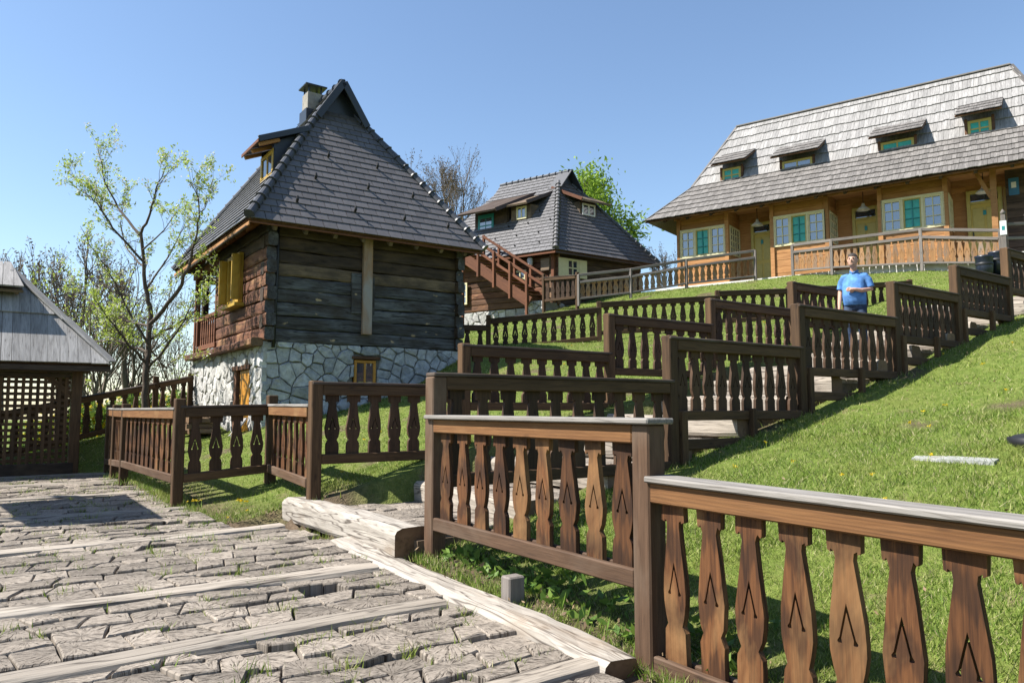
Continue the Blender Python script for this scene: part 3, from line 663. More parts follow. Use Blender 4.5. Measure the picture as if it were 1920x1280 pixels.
# ---------------------------------------------------------------- masonry
def stones(name, w_, h_, M, parent, mat, size, depth, holes=(), seed=1, hx=None, bot=None):
    """irregular stones over a w x h face; M: local x along the wall, y up, z outwards"""
    r = random.Random(seed); pts = []
    ny_ = max(1, round(h_ / size)); nx_ = max(1, round(w_ / (size * 1.12)))
    for j in range(-1, ny_ + 1):
        for i in range(-1, nx_ + 1):
            pts.append(((i + .5 + (.5 if j % 2 else 0) + r.uniform(-.45, .45)) * w_ / nx_, (j + .5 + r.uniform(-.44, .44)) * h_ / ny_))
    pts = [p for p in pts if r.random() > .16]
    for k, (px, py) in enumerate(pts):
        poly = [(0, 0), (w_, 0), (w_, h_), (0, h_)]
        if any(x0 < px < x1 and y0 < py < y1 for x0, x1, y0, y1 in holes): continue
        if bot and py < bot(px) - size * .6: continue
        for q, (ox, oy) in enumerate(pts):
            if q == k or abs(ox - px) > size * 3.2 or abs(oy - py) > size * 3.2: continue
            nx2, ny2 = ox - px, oy - py; poly = clip(poly, (nx2, ny2), (nx2 * (ox + px) + ny2 * (oy + py)) / 2)
            if len(poly) < 3: break
        for x0, x1, y0, y1 in holes:
            if len(poly) < 3: break
            if max(p[0] for p in poly) < x0 or min(p[0] for p in poly) > x1 or max(p[1] for p in poly) < y0 or min(p[1] for p in poly) > y1: continue
            cand = [(x0 - px, (1, 0), x0), (px - x1, (-1, 0), -x1), (y0 - py, (0, 1), y0), (py - y1, (0, -1), -y1)]; c_ = max(cand); poly = clip(poly, c_[1], c_[2])
        if len(poly) < 3 or area(poly) < size * size * .06: continue
        cx = sum(p[0] for p in poly) / len(poly); cy = sum(p[1] for p in poly) / len(poly); sz = math.sqrt(area(poly))
        g1 = max(.6, 1 - .006 / sz); d_ = depth * r.uniform(.75, 1.2); tx, ty = r.uniform(-.1, .1), r.uniform(-.1, .1)
        # subdivide long edges so outlines are not straight
        P2 = []
        for i in range(len(poly)):
            a = poly[i]; b = poly[(i + 1) % len(poly)]; P2.append(a)
            if math.hypot(b[0] - a[0], b[1] - a[1]) > size * .45: P2.append(((a[0] + b[0]) / 2 + r.uniform(-.012, .012), (a[1] + b[1]) / 2 + r.uniform(-.012, .012)))
        n = len(P2); L_ = [((x - cx) * g1, (y - cy) * g1) for x, y in P2]
        cr = [1 - .035 * r.random() for _ in L_]
        vs = [(x, y, 0) for x, y in L_] + [(x * c, y * c, d_ * .62) for (x, y), c in zip(L_, cr)] + [(x * .87, y * .87, d_ * (.93 + r.uniform(-.1, .12)) + tx * x + ty * y) for x, y in L_] + [(0, 0, d_ * r.uniform(.92, 1.08))]
        fs = []
        for i in range(n):
            j = (i + 1) % n; fs += [(i, j, n + j, n + i), (n + i, n + j, 2 * n + j, 2 * n + i), (2 * n + i, 2 * n + j, 3 * n)]
        mk(name, vs, fs, mat, parent, M @ Matrix.Translation((cx, cy, 0)))

def box3(name, M, x0, x1, y0, y1, z0, z1, mat, parent, ch=.006):      # box in the local frame of M
    return obj(name, cbox(x1 - x0, y1 - y0, z1 - z0, mat, ch), parent, M @ Matrix.Translation(((x0 + x1) / 2, (y0 + y1) / 2, (z0 + z1) / 2)))
def window(M, parent, w_, h_, cols, rows, fmat, pmat, fr=.06, mt=.025, dep=.07, name='window', back=None, label=None):
    """M: origin lower left, x right, y up, z out of the wall"""
    o = box3(name, M, 0, w_, 0, fr, 0, dep, fmat, parent)
    if label: o['label'] = label
    box3('frame', M, 0, w_, h_ - fr, h_, 0, dep, fmat, o); box3('frame', M, 0, fr, fr, h_ - fr, 0, dep, fmat, o); box3('frame', M, w_ - fr, w_, fr, h_ - fr, 0, dep, fmat, o)
    iw = (w_ - 2 * fr) / cols; ih = (h_ - 2 * fr) / rows
    for i in range(cols):
        for j in range(rows): box3('pane', M, fr + i * iw, fr + (i + 1) * iw, fr + j * ih, fr + (j + 1) * ih, dep * .3, dep * .3 + .008, pmat, o, 0)
    for i in range(1, cols): box3('glazing_bar', M, fr + i * iw - mt / 2, fr + i * iw + mt / 2, fr, h_ - fr, dep * .25, dep * .82, fmat, o, 0)
    for j in range(1, rows): box3('glazing_bar', M, fr, w_ - fr, fr + j * ih - mt / 2, fr + j * ih + mt / 2, dep * .25, dep * .78, fmat, o, 0)
    return o

# ---------------------------------------------------------------- the log house on its stone base
C = Vector((-4.92, 14.66, 0))
def L(u, v, z): return C + U * u + V * v + Z * z
mh = thing('log_house', 'dark log house with steep grey tiled hip roof on a stone base', 'house', L(2.2, 3, -.4))
ZS = 1.32
MF = frame(L(0, 0, 0), U, -V)                  # local y = z axis x x ... x along front, z outwards
MF = Matrix((U, Z, -V)).transposed().to_4x4(); MF.translation = L(0, 0, 0)
ML_ = Matrix((-V, Z, -U)).transposed().to_4x4(); ML_.translation = L(0, 0, 0)      # x = -v, z outwards
core = thing  # (name reuse guard)
def ubox(name, u0, u1, v0, v1, z0, z1, mat, parent, ch=.006): return obj(name, cbox(u1 - u0, v1 - v0, z1 - z0, mat, ch), parent, frame(L((u0 + u1) / 2, (v0 + v1) / 2, (z0 + z1) / 2), U, Z))
base = ubox('stone_base', .1, 4.45, .1, 6.2, -1.4, 1.26, 'mortar', mh)
# front stones (window opening left free), left stones (doorway left free)
FB = -1.0
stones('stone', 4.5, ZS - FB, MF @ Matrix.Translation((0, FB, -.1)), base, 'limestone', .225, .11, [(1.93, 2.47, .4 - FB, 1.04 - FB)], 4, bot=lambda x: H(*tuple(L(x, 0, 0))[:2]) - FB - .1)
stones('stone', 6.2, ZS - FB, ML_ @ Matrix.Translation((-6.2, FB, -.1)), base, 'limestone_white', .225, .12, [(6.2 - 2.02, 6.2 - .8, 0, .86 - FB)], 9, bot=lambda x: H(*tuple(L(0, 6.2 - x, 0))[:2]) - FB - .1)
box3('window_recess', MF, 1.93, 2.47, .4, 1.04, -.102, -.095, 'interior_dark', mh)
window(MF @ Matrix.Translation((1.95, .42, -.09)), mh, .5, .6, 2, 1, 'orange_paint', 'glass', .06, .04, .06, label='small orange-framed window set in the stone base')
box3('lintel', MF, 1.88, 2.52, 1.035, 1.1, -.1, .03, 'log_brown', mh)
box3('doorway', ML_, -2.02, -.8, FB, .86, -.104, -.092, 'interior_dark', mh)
dr = box3('door', ML_, -1.62, -.9, -.62, .8, -.085, -.04, 'orange_paint', mh); tag(dr, 'orange plank door in the stone base')
for k in range(3): box3('door_plank', ML_, -1.6 + k * .235, -1.385 + k * .235, -.6, .78, -.04, -.03, 'orange_paint', dr)
box3('hinge', ML_, -1.6, -1.25, .25, .29, -.03, -.022, 'orange_paint', dr)
box3('door_jamb', ML_, -2.0, -1.82, FB, .82, -.09, -.0, 'log_brown', mh); box3('lintel', ML_, -2.08, -.74, .8, .9, -.1, .035, 'log_brown', mh)
# log walls
nlog = 9; hl_ = (3.72 - ZS) / nlog
fm = ['log_grey', 'log_grey', 'log_grey', 'log_grey', 'log_grey', 'log_tan', 'log_dark', 'log_dark', 'log_dark']
for i in range(nlog):
    z = ZS + (i + .5) * hl_
    log('log', L(-.02 if i % 2 else .03, .09, z), L(4.62 - (.1 if i % 2 else 0), .09, z), .2, hl_ * 1.0, fm[i], mh, 200 + i, jit=.011, nseg=22, rnd_=.12, endmat='log_dark')
    log('log', L(.09, -.12 if i % 2 == 0 else -.2, z + .02), L(.09, 3.68, z + .02), .2, hl_ * .99, 'log_red' if i < 7 else 'log_dark', mh, 230 + i, jit=.01, nseg=14, rnd_=.12, endmat='log_grey')
    log('log', L(4.47, -.16 if i % 2 else -.08, z), L(4.47, 4, z), .18, hl_ * .98, 'log_dark', mh, 260 + i, jit=.008, rnd_=.15, endmat='log_grey')
log('sill_log', L(-.1, .0, ZS - .02), L(-.1 + .02, 6.1, ZS - .02), .24, .16, 'log_red', mh, 290, jit=.008)
ubox('inner_wall', .17, 4.4, .17, 3.6, ZS - .05, 3.9, 'interior_dark', mh)
ubox('porch_wall', 1.6, 4.4, 3.6, 6.1, ZS - .05, 3.9, 'log_brown', mh); ubox('porch_floor', 0, 1.6, 3.6, 6.1, ZS - .1, ZS + .02, 'log_brown', mh)
for i in range(nlog): log('log', L(.1, 3.72, ZS + (i + .5) * hl_), L(1.6, 3.72, ZS + (i + .5) * hl_), .12, hl_, 'log_brown', mh, 300 + i, jit=.006, rnd_=.15)
post('wall_post', tuple(L(2.17, -.07, 0))[:2], 1.56, 3.74, .1, 'post_pale', mh, V, s2=.21)
box3('board_patch', MF, 1.83, 2.05, 2.0, 2.86, -.02, .05, 'log_grey', mh); box3('board_patch', MF, 2.28, 2.36, 2.0, 2.8, -.02, .04, 'log_grey', mh)
obj('downpipe', mesh('downpipe', *tube([L(.22, -.06, 3.75), L(.24, -.05, 3.0), L(.22, -.06, 2.2), L(.2, -.05, 1.2)], [.035] * 4, 8), 'black_iron', True), mh)
ps_ = post('porch_post', tuple(L(.06, 5.15, 0))[:2], ZS, 3.62, .15, 'log_dark', mh, V); post('porch_post', tuple(L(.06, 3.85, 0))[:2], ZS, 3.6, .12, 'log_brown', mh, V); post('porch_post', tuple(L(.06, 6.0, 0))[:2], ZS, 3.6, .13, 'redwood', mh, V)
beam('porch_beam', L(.06, 3.6, 3.5), L(.06, 6.3, 3.5), .14, .2, 'redwood', mh); beam('porch_beam', L(.0, 6.0, 3.4), L(2.0, 6.0, 3.4), .14, .2, 'redwood', mh)
rl = beam('balcony_rail', L(-.02, 3.6, 2.24), L(-.02, 5.3, 2.24), .07, .11, 'redwood', mh); beam('bottom_rail', L(-.02, 3.6, 1.5), L(-.02, 5.3, 1.5), .07, .12, 'redwood', rl)
for k in range(7): obj('baluster', baluster_mesh('redwood', .7, False), rl, frame(L(-.02, 3.75 + k * .22, 2.19), V, Z) @ Matrix.Diagonal((1, 1, .86, 1)))
post('balcony_post', tuple(L(-.04, 5.32, 0))[:2], ZS - .1, 2.32, .1, 'redwood', mh, V)
# yellow window with open shutters on the sunny side
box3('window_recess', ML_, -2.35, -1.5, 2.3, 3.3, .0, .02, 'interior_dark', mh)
window(ML_ @ Matrix.Translation((-2.4, 2.26, .015)), mh, .95, 1.08, 2, 1, 'yellow_paint', 'glass', .08, .05, .1, label='yellow-framed window with open shutters')
for v_ in (-2.44, -1.42):
    sh = box3('shutter', ML_, v_, v_ + .045, 2.3, 3.28, .1, .28, 'yellow_paint', mh)
    for k in range(2): box3('shutter_panel', ML_, v_ - .008, v_ + .053, 2.32 + k * .52, 2.76 + k * .52, .13, .25, 'yellow_paint', sh)
box3('sill', ML_, -2.5, -1.35, 2.17, 2.24, 0, .2, 'yellow_paint', mh)
# roof
ue0, ue1, ve0, ve1, ZE, zg, zr = -.45, 4.85, -.5, 6.4, 3.62, 7.05, 7.71; um = 2.2; g0, g1_ = 1.775, 2.625; vg, vg2 = 1.85, 4.05
roof = slab('roof', [L(ue0, ve0, ZE), L(ue1, ve0, ZE), L(g1_, vg, zg), L(g0, vg, zg)], .07, 'log_brown', mh)
LP = [L(ue0, ve1, ZE), L(ue0, ve0, ZE), L(g0, vg, zg), L(um, vg, zr), L(um, vg2, zr), L(g0, vg2, zg)]
RP = [L(ue1, ve0, ZE), L(ue1, ve1, ZE), L(g1_, vg2, zg), L(um, vg2, zr), L(um, vg, zr), L(g1_, vg, zg)]
slab('roof_deck', LP, .07, 'log_brown', roof); slab('roof_deck', RP, .07, 'roof_tile', roof)
slab('roof_deck', [L(ue1, ve1, ZE), L(ue0, ve1, ZE), L(g0, vg2, zg), L(g1_, vg2, zg)], .07, 'roof_tile', roof)
nf = cover('tile', [L(ue0, ve0, ZE + .01), L(ue1, ve0, ZE + .01), L(g1_, vg, zg + .01), L(g0, vg, zg + .01)], .198, .292, .018, 'roof_tile', roof, 400, lift=1.15)
LPt = [LP[0], LP[1], LP[2], LP[5]]; LPs = [LP[5], LP[2], LP[3], LP[4]]
cover('tile', [p + Z * .01 for p in LPt], .198, .292, .02, 'roof_tile_light', roof, max(0, 296 - nf), key=lambda p: p.length, lift=1.8, skipf=lambda p: (p - L(.9, 1.72, 5.6)).length < .55 and 1.3 < (p - C).dot(V) < 2.15 and (p - C).dot(U) > .52)
cover('tile', [p + Z * .01 for p in LPs], .198, .292, .02, 'roof_tile_light', roof, 0, lift=1.8)
def ridge_row(nm, a, b, n, r0, mat, par):
    a = Vector(a); b = Vector(b)
    for i in range(n):
        p = a.lerp(b, i / n); q = a.lerp(b, (i + 1.12) / n); v_, f_ = tube([p, p.lerp(q, .12), q], [r0 * 1.3, r0 * 1.02, r0 * .86], 10)
        mk(nm, v_, f_, mat, par, I4, False)
ridge_row('hip_tile', L(ue0 - .03, ve0 - .03, ZE + .06), L(g0, vg, zg + .05), 15, .085, 'ridge_tile', roof)
ridge_row('hip_tile', L(ue1 + .03, ve0 - .03, ZE + .06), L(g1_, vg, zg + .05), 15, .085, 'ridge_tile', roof)
ridge_row('hip_tile', L(ue0 - .03, ve1, ZE + .06), L(g0, vg2, zg + .05), 15, .085, 'ridge_tile', roof)
ridge_row('ridge_tile', L(um, vg - .2, zr + .03), L(um, vg2 + .2, zr + .03), 7, .09, 'ridge_tile', roof)
slab('gablet', [L(g0 - .05, vg - .02, zg - .03), L(g1_ + .05, vg - .02, zg - .03), L(um, vg - .02, zr)], .03, 'dark_metal', roof)
for sgn in (-1, 1):
    e = um + sgn * .62; slab('gablet_roof', [L(um, vg - .32, zr + .1), L(um, vg + .3, zr + .1), L(e, vg + .3, zr + .1 - .62 * 1.56), L(e, vg - .32, zr + .1 - .62 * 1.56)], .05, 'dark_metal', roof)
    beam('barge_board', L(um, vg - .33, zr + .02), L(e, vg - .33, zr + .02 - .62 * 1.56), .035, .17, 'dark_metal', roof)
beam('fascia', L(ue0, ve0 - .01, ZE - .075), L(ue1, ve0 - .01, ZE - .075), .03, .035, 'redwood', roof); beam('fascia', L(ue0 - .01, ve0, ZE - .1), L(ue0 - .01, ve1, ZE - .1), .03, .08, 'pine_orange', roof)
for k in range(9): beam('rafter', L(ue0 + .05, ve0 + .5 + k * .72, ZE - .12), L(.35, ve0 + .5 + k * .72, ZE + .42), .08, .11, 'redwood', roof)
for k in range(8): beam('rafter', L(ue0 + .5 + k * .62, ve0 + .04, ZE - .12), L(ue0 + .5 + k * .62, .35, ZE + .5), .08, .11, 'log_tan', roof)
obj('gutter_pipe', mesh('gutter_pipe', *tube([L(ue0 - .04, ve0 + .1, ZE - .16), L(ue0 - .04, ve1 - .3, ZE - .22)], [.03, .03], 6), 'cap_dark', True), roof)
sl = (L(um, vg, zg) - L(um, ve0, ZE))
nrm_f = U.cross(sl).normalized()
for u_, t_ in ((1.55, .56), (2.72, .55), (1.1, .36), (2.3, .355), (3.4, .35), (.55, .155), (1.8, .15), (2.95, .145), (4.05, .14)):
    p = L(u_, ve0, ZE) + sl * t_ + nrm_f * .05; v_, f_ = tube([p - sl.normalized() * .02, p + nrm_f * .07, p + nrm_f * .1 + sl.normalized() * .05], [.03, .03, .02], 6); mk('snow_hook', v_, f_, 'black_iron', roof)
ch = ubox('chimney', 1.84, 2.24, 3.0, 3.4, 6.6, 7.95, 'concrete', mh)
ubox('chimney_flashing', 1.79, 2.29, 2.95, 3.45, 6.6, 7.5, 'dark_metal', ch)
for du in (1.88, 2.2):
    for dv in (3.04, 3.36): post('chimney_leg', tuple(L(du, dv, 0))[:2], 7.95, 8.1, .04, 'dark_metal', ch, U)
ubox('chimney_cap', 1.76, 2.32, 2.92, 3.48, 8.1, 8.14, 'dark_metal', ch)
# dormer on the sunny roof side
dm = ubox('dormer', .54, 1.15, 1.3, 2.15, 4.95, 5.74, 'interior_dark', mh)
for v0 in (1.27, 2.15): mk('dormer_cheek', [L(.5, v0, 5.0), L(1.2, v0, 6.05), L(1.2, v0, 6.2), L(.5, v0, 5.85), L(.5, v0 + .03, 5.0), L(1.2, v0 + .03, 6.05), L(1.2, v0 + .03, 6.2), L(.5, v0 + .03, 5.85)], [(0, 1, 2, 3), (7, 6, 5, 4), (0, 4, 5, 1), (1, 5, 6, 2), (2, 6, 7, 3), (3, 7, 4, 0)], 'dark_metal', dm)
window(ML_ @ Matrix.Translation((-2.17, 5.1, -.53)), mh, .9, .6, 2, 1, 'yellow_paint', 'glass', .09, .05, .05)
slab('dormer_roof', [L(.12, 1.1, 5.8), L(.12, 2.4, 5.8), L(1.22, 2.4, 6.27), L(1.22, 1.1, 6.27)], .06, 'dark_metal', dm)
for v0 in (1.2, 1.75, 2.3): beam('dormer_rafter', L(.16, v0, 5.69), L(.6, v0, 5.88), .07, .08, 'pine_orange', dm)
beam('dormer_fascia', L(.12, 1.1, 5.75), L(.12, 2.4, 5.75), .025, .08, 'redwood', dm); beam('dormer_trim', L(.12, 1.09, 5.78), L(1.22, 1.09, 6.25), .03, .13, 'dark_metal', dm)

# firewood and pale boards beside the doorway
fw = thing('firewood_stack', 'small stack of split firewood beside the orange door', 'firewood', L(-.6, 2.6, -.6))
for k in range(16):
    z = -.5 + (k // 5) * .12; v_ = 2.15 + (k % 5) * .15 + (.07 if (k // 5) % 2 else 0)
    log('split_log', L(-.85 + rnd.uniform(-.06, .06), v_, z), L(-.25, v_ + rnd.uniform(-.05, .05), z), .13, .11, 'firewood_bark', fw, 700 + k, jit=.012)
pb = thing('leaning_board', 'pale grey boards leaning at the foot of the stone base corner', 'boards', L(-.3, .9, -.6))
for k in range(3): beam('board', L(-.5 + k * .03, .55 + k * .22, -.75), L(-.12, .55 + k * .2, -.2 - .06 * k), .16, .03, 'board_grey', pb, up=tuple(-U))

# ---------------------------------------------------------------- the long shingled house on the terrace
D = Vector((-.803, .596, 0)).normalized(); Nn = Vector((D.y * -1, D.x, 0)); Nn = Vector((-D.y, D.x, 0))
if Nn.y > 0: Nn = -Nn
A2 = Vector((15.08, 25.5, 0))
LM = Matrix((-D, Z, Nn)).transposed().to_4x4(); LM.translation = A2      # x = right along the facade, y up, z outwards
def Q(s, o, z): return A2 + D * s + Nn * o + Z * z
lh = thing('long_house', 'long orange timber house with silvery shingle roof and four small dormers', 'house', Q(4, -2, 5))
FZ = 5.0
box3('plinth', LM, -10.6, 4.4, 3.6, FZ - .02, -5.5, .9, 'white_plaster', lh)
box3('rear_wall', LM, -9.9, 1.65, FZ, 8.6, -5.2, -1.32, 'pine_orange', lh)
box3('left_wall', LM, -9.95, -9.8, FZ, 8.4, -5.2, -.1, 'pine_orange', lh)
bays = [(-.1, 2.12), (3.83, 6.02), (7.72, 9.96)]
def planks(x0, x1, y0, y1, z, mat, par, n, th=.05):
    h = (y1 - y0) / n
    for i in range(n): box3('plank', LM, x0, x1, y0 + i * h + .003, y0 + (i + 1) * h - .003, z - th, z + rnd.uniform(-.004, .004), mat, par, .008)
for bi, (s0, s1) in enumerate(bays):
    x0, x1 = -s1, -s0
    bay = box3('bay', LM, x0 + .08, x1 - .08, FZ, 8.3, -1.3, -.1, 'interior_dark', lh)
    planks(x0 + .1, x1 - .1, FZ, 6.3, -.02, 'pine_orange', bay, 5); planks(x0 + .1, x1 - .1, 7.52, 8.2, -.02, 'pine_orange', bay, 3)
    for xx in (x0 + .07, x1 - .07): box3('corner_post', LM, xx - .08, xx + .08, FZ, 8.15, -.1, .06, 'pine_orange', bay)
    wl = x0 + .1; ww = x1 - x0 - .2
    wf = box3('window', LM, wl, wl + ww, 6.3, 6.37, -.06, .06, 'cream_paint', lh); tag(wf, ['three-part cream window of the bay beside the rightmost door', 'three-part cream window of the middle bay', 'three-part cream window of the leftmost bay'][bi])
    box3('frame', LM, wl, wl + ww, 7.45, 7.53, -.06, .06, 'cream_paint', wf)
    for q in range(4): xx = wl + (ww - .08) * q / 3; box3('frame', LM, xx, xx + .08, 6.37, 7.45, -.06, .06, 'cream_paint', wf)
    iw = (ww - .32) / 3
    for q in range(3):
        xa = wl + .08 + q * (iw + .08); c2 = 'teal_paint' if q == 1 else 'cream_paint'
        if q == 1: box3('curtain', LM, xa, xa + iw, 6.37, 7.45, -.055, -.04, 'curtain_teal', wf, 0)
        else: box3('curtain', LM, xa if q == 0 else xa + iw * .3, xa + iw * (.35 if q == 0 else .55), 6.37, 7.3, -.05, -.045, 'curtain_white', wf, 0)
        for i in range(2):
            for j in range(3): box3('pane', LM, xa + i * iw / 2, xa + (i + 1) * iw / 2, 6.37 + j * .36, 6.37 + (j + 1) * .36, -.03, -.024, 'teal_glass' if q == 1 else 'glass', wf, 0)
        box3('glazing_bar', LM, xa + iw / 2 - .015, xa + iw / 2 + .015, 6.37, 7.45, -.028, .02, c2, wf, 0)
        for j in (1, 2): box3('glazing_bar', LM, xa, xa + iw, 6.355 + j * .36, 6.385 + j * .36, -.028, .016, c2, wf, 0)
        for (fa, fb, fc, fd) in ((xa, xa + .045, 6.37, 7.45), (xa + iw - .045, xa + iw, 6.37, 7.45), (xa + .045, xa + iw - .045, 6.37, 6.415), (xa + .045, xa + iw - .045, 7.405, 7.45)):
            box3('sash', LM, fa, fb, fc, fd, -.028, .028, 'cream_paint' if q != 1 else 'olive_paint', wf, 0)
    # right-hand cheek of the bay with its own window
    SM = Matrix((-Nn, Z, -D)).transposed().to_4x4(); SM.translation = Q(s0, 0, 0)
    for i in range(5): box3('plank', SM, .1, 1.3, FZ + i * .26 + .003, FZ + (i + 1) * .26 - .003, -.06, -.01, 'log_brown' if i > 9 else 'pine_orange', bay)
    for i in range(3): box3('plank', SM, .1, 1.3, 7.5 + i * .24, 7.5 + (i + 1) * .24 - .006, -.06, -.01, 'pine_orange', bay)
    window(SM @ Matrix.Translation((.12, 6.3, -.04)), lh, 1.16, 1.2, 4, 4, 'cream_paint', 'glass', .07, .04, .07)
# recessed porches with doors
for di, (s0, s1) in enumerate([(-1.62, -.55), (2.3, 3.25), (6.3, 7.2)]):
    x0, x1 = -s1, -s0
    planks(x0 - .5, x1 + .35, 7.7, 8.35, -1.26, 'pine_orange', lh, 3)
    d_ = box3('door', LM, x0 + .1, x1 - .1, FZ, 7.2, -1.3, -1.22, 'ochre_paint', lh); tag(d_, ['yellow panelled door at the right end', 'yellow door between the two right-hand bays', 'yellow door between the two left-hand bays'][di])
    for xa, xb, ya, yb in ((x0, x0 + .12, FZ, 7.7), (x1 - .12, x1, FZ, 7.7), (x0 + .12, x1 - .12, 7.58, 7.7), (x0 + .12, x1 - .12, 7.2, 7.29)): box3('door_frame', LM, xa, xb, ya, yb, -1.3, -1.16, 'olive_paint', d_)
    box3('transom_pane', LM, x0 + .12, x1 - .12, 7.29, 7.58, -1.29, -1.25, 'glass', d_, 0)
    wd = (x1 - x0 - .2)
    for i in range(2):
        for ya, yb in ((FZ + .15, FZ + .95), (FZ + 1.1, FZ + 2.05)): box3('door_panel', LM, x0 + .17 + i * wd * .48, x0 + .1 + (i + 1) * wd * .48, ya, yb, -1.225, -1.2, 'olive_paint', d_, .015)
    box3('handle', LM, x0 + .15, x0 + .19, FZ + .95, FZ + 1.2, -1.22, -1.18, 'black_iron', d_); box3('number_plate', LM, (x0 + x1) / 2 - .05, (x0 + x1) / 2 + .05, FZ + 1.78, FZ + 1.95, -1.2, -1.185, 'teal_paint', d_)
    # lamp hanging under the porch ceiling
    p = Q((s0 + s1) / 2 - (.1 if di else .05), -.35, 0)
    lm_ = thing('pendant_lamp', 'white enamel porch lamp ' + ['by the rightmost yellow door', 'between the two right-hand bays', 'between the two left-hand bays'][di], 'lamp', (p.x, p.y, 7.4), 'porch lamps of the long house')
    lathe('lamp_shade', [(.05, .2), (.06, .12), (.1, .08), (.22, -.02), (.235, -.05), (.225, -.05), (.2, -.015), (.09, .06)], 'lamp_enamel', lm_, Matrix.Translation((p.x, p.y, 7.42)))
    obj('lamp_cord', mesh('cord', *tube([(p.x, p.y, 7.6), (p.x, p.y, 8.15)], [.014, .014], 6), 'black_iron'), lm_); lathe('bulb', [(.0, -.04), (.035, -.02), (.04, .02), (.02, .06)], 'white_paint', lm_, Matrix.Translation((p.x, p.y, 7.42)))
box3('porch_ceiling', LM, -9.9, 2.6, 8.16, 8.2, -1.3, .7, 'pine_orange', lh); beam('wall_plate', Q(10.1, -.02, 8.08), Q(-2.6, -.02, 8.08), .16, .16, 'pine_orange', lh)
for k in range(13): beam('rafter_end', Q(10.2 - k * 1.02, .8, 7.84), Q(10.2 - k * 1.02, -.3, 8.42), .1, .13, 'log_dark', lh)
# right end: post with brace, dark side building wall with a blue sign
box3('corner_post', LM, 1.36, 1.54, FZ - .4, 8.1, -.08, .1, 'pine_orange', lh); beam('brace', Q(-1.45, .02, 6.9), Q(-.95, .02, 8.05), .1, .12, 'pine_orange', lh)
for i in range(16): box3('siding_board', LM, 1.75, 3.4, 4.4 + i * .26 + .004, 4.4 + (i + 1) * .26 - .004, -.9, -.84 + rnd.uniform(-.01, .01), 'log_dark', lh)
sg = thing('wall_sign', 'small blue sign on the dark wall at the right edge', 'sign', Q(-1.9, -.8, 7.4))
box3('sign_board', LM, 1.84, 2.14, 7.25, 7.85, -.83, -.8, 'sign_blue', sg); box3('sign_mark', LM, 1.92, 2.06, 7.5, 7.7, -.8, -.794, 'sign_white', sg, 0)
# roof: lower skirt and steep upper part
zk, ok = 9.6, -.9
low = [Q(11.0, .95, 7.92), Q(-4.75, .95, 7.92), Q(-3.35, ok, zk), Q(9.6, ok, zk)]; upp = [Q(9.6, ok, zk), Q(-3.35, ok, zk), Q(-2.04, -3.0, 12.65), Q(8.3, -3.0, 12.65)]
lr = slab('roof', [p - Z * .03 for p in low], .06, 'log_brown', lh); slab('roof_deck', [p - Z * .03 for p in upp], .06, 'log_brown', lr)
slab('roof_deck', [Q(11.0, -6.95, 7.92), Q(11.0, .95, 7.92), Q(9.6, ok, zk), Q(9.6, -5.1, zk)], .06, 'shingle_grey', lr); slab('roof_deck', [Q(9.6, -5.1, zk), Q(9.6, ok, zk), Q(8.3, -3, 12.65)], .06, 'shingle_grey', lr)
slab('roof_deck', [Q(-4.75, .95, 7.92), Q(-4.75, -6.95, 7.92), Q(-3.35, -5.1, zk), Q(-3.35, ok, zk)], .06, 'shingle_grey', lr); slab('roof_deck', [Q(-3.35, ok, zk), Q(-3.35, -5.1, zk), Q(-2.04, -3, 12.65)], .06, 'shingle_light', lr)
slab('roof_deck', [Q(9.6, -5.1, zk), Q(-3.35, -5.1, zk), Q(-2.04, -3, 12.65), Q(8.3, -3, 12.65)], .06, 'shingle_grey', lr); slab('roof_deck', [Q(11, -6.95, 7.92), Q(-4.75, -6.95, 7.92), Q(-3.35, -5.1, zk), Q(9.6, -5.1, zk)], .06, 'shingle_grey', lr)
nearkey = lambda p: (p - Q(0, 0, 9)).length if p.x < 17.2 else 99
cover('shingle', low, .40, .14, .03, 'shingle_grey', lr, 90, jit=.03, wj=.35, overlap=1.35, key=nearkey, hang=.06)
cover('shingle', upp, .56, .14, .03, 'shingle_light', lr, 90, jit=.025, wj=.35, overlap=1.2, key=nearkey)
for a_, b_2 in ((Q(8.3, -3, 12.68), Q(-2.04, -3, 12.68)),): beam('ridge_board', a_, b_2, .3, .06, 'shingle_grey', lr)
for a_, b_2 in ((Q(9.62, ok, zk + .05), Q(8.3, -3, 12.7)), (Q(-3.37, ok, zk + .05), Q(-2.04, -3, 12.7)), (Q(11.0, .97, 7.96), Q(9.6, ok, zk + .04))): beam('hip_board', a_, b_2, .2, .05, 'shingle_grey', lr)
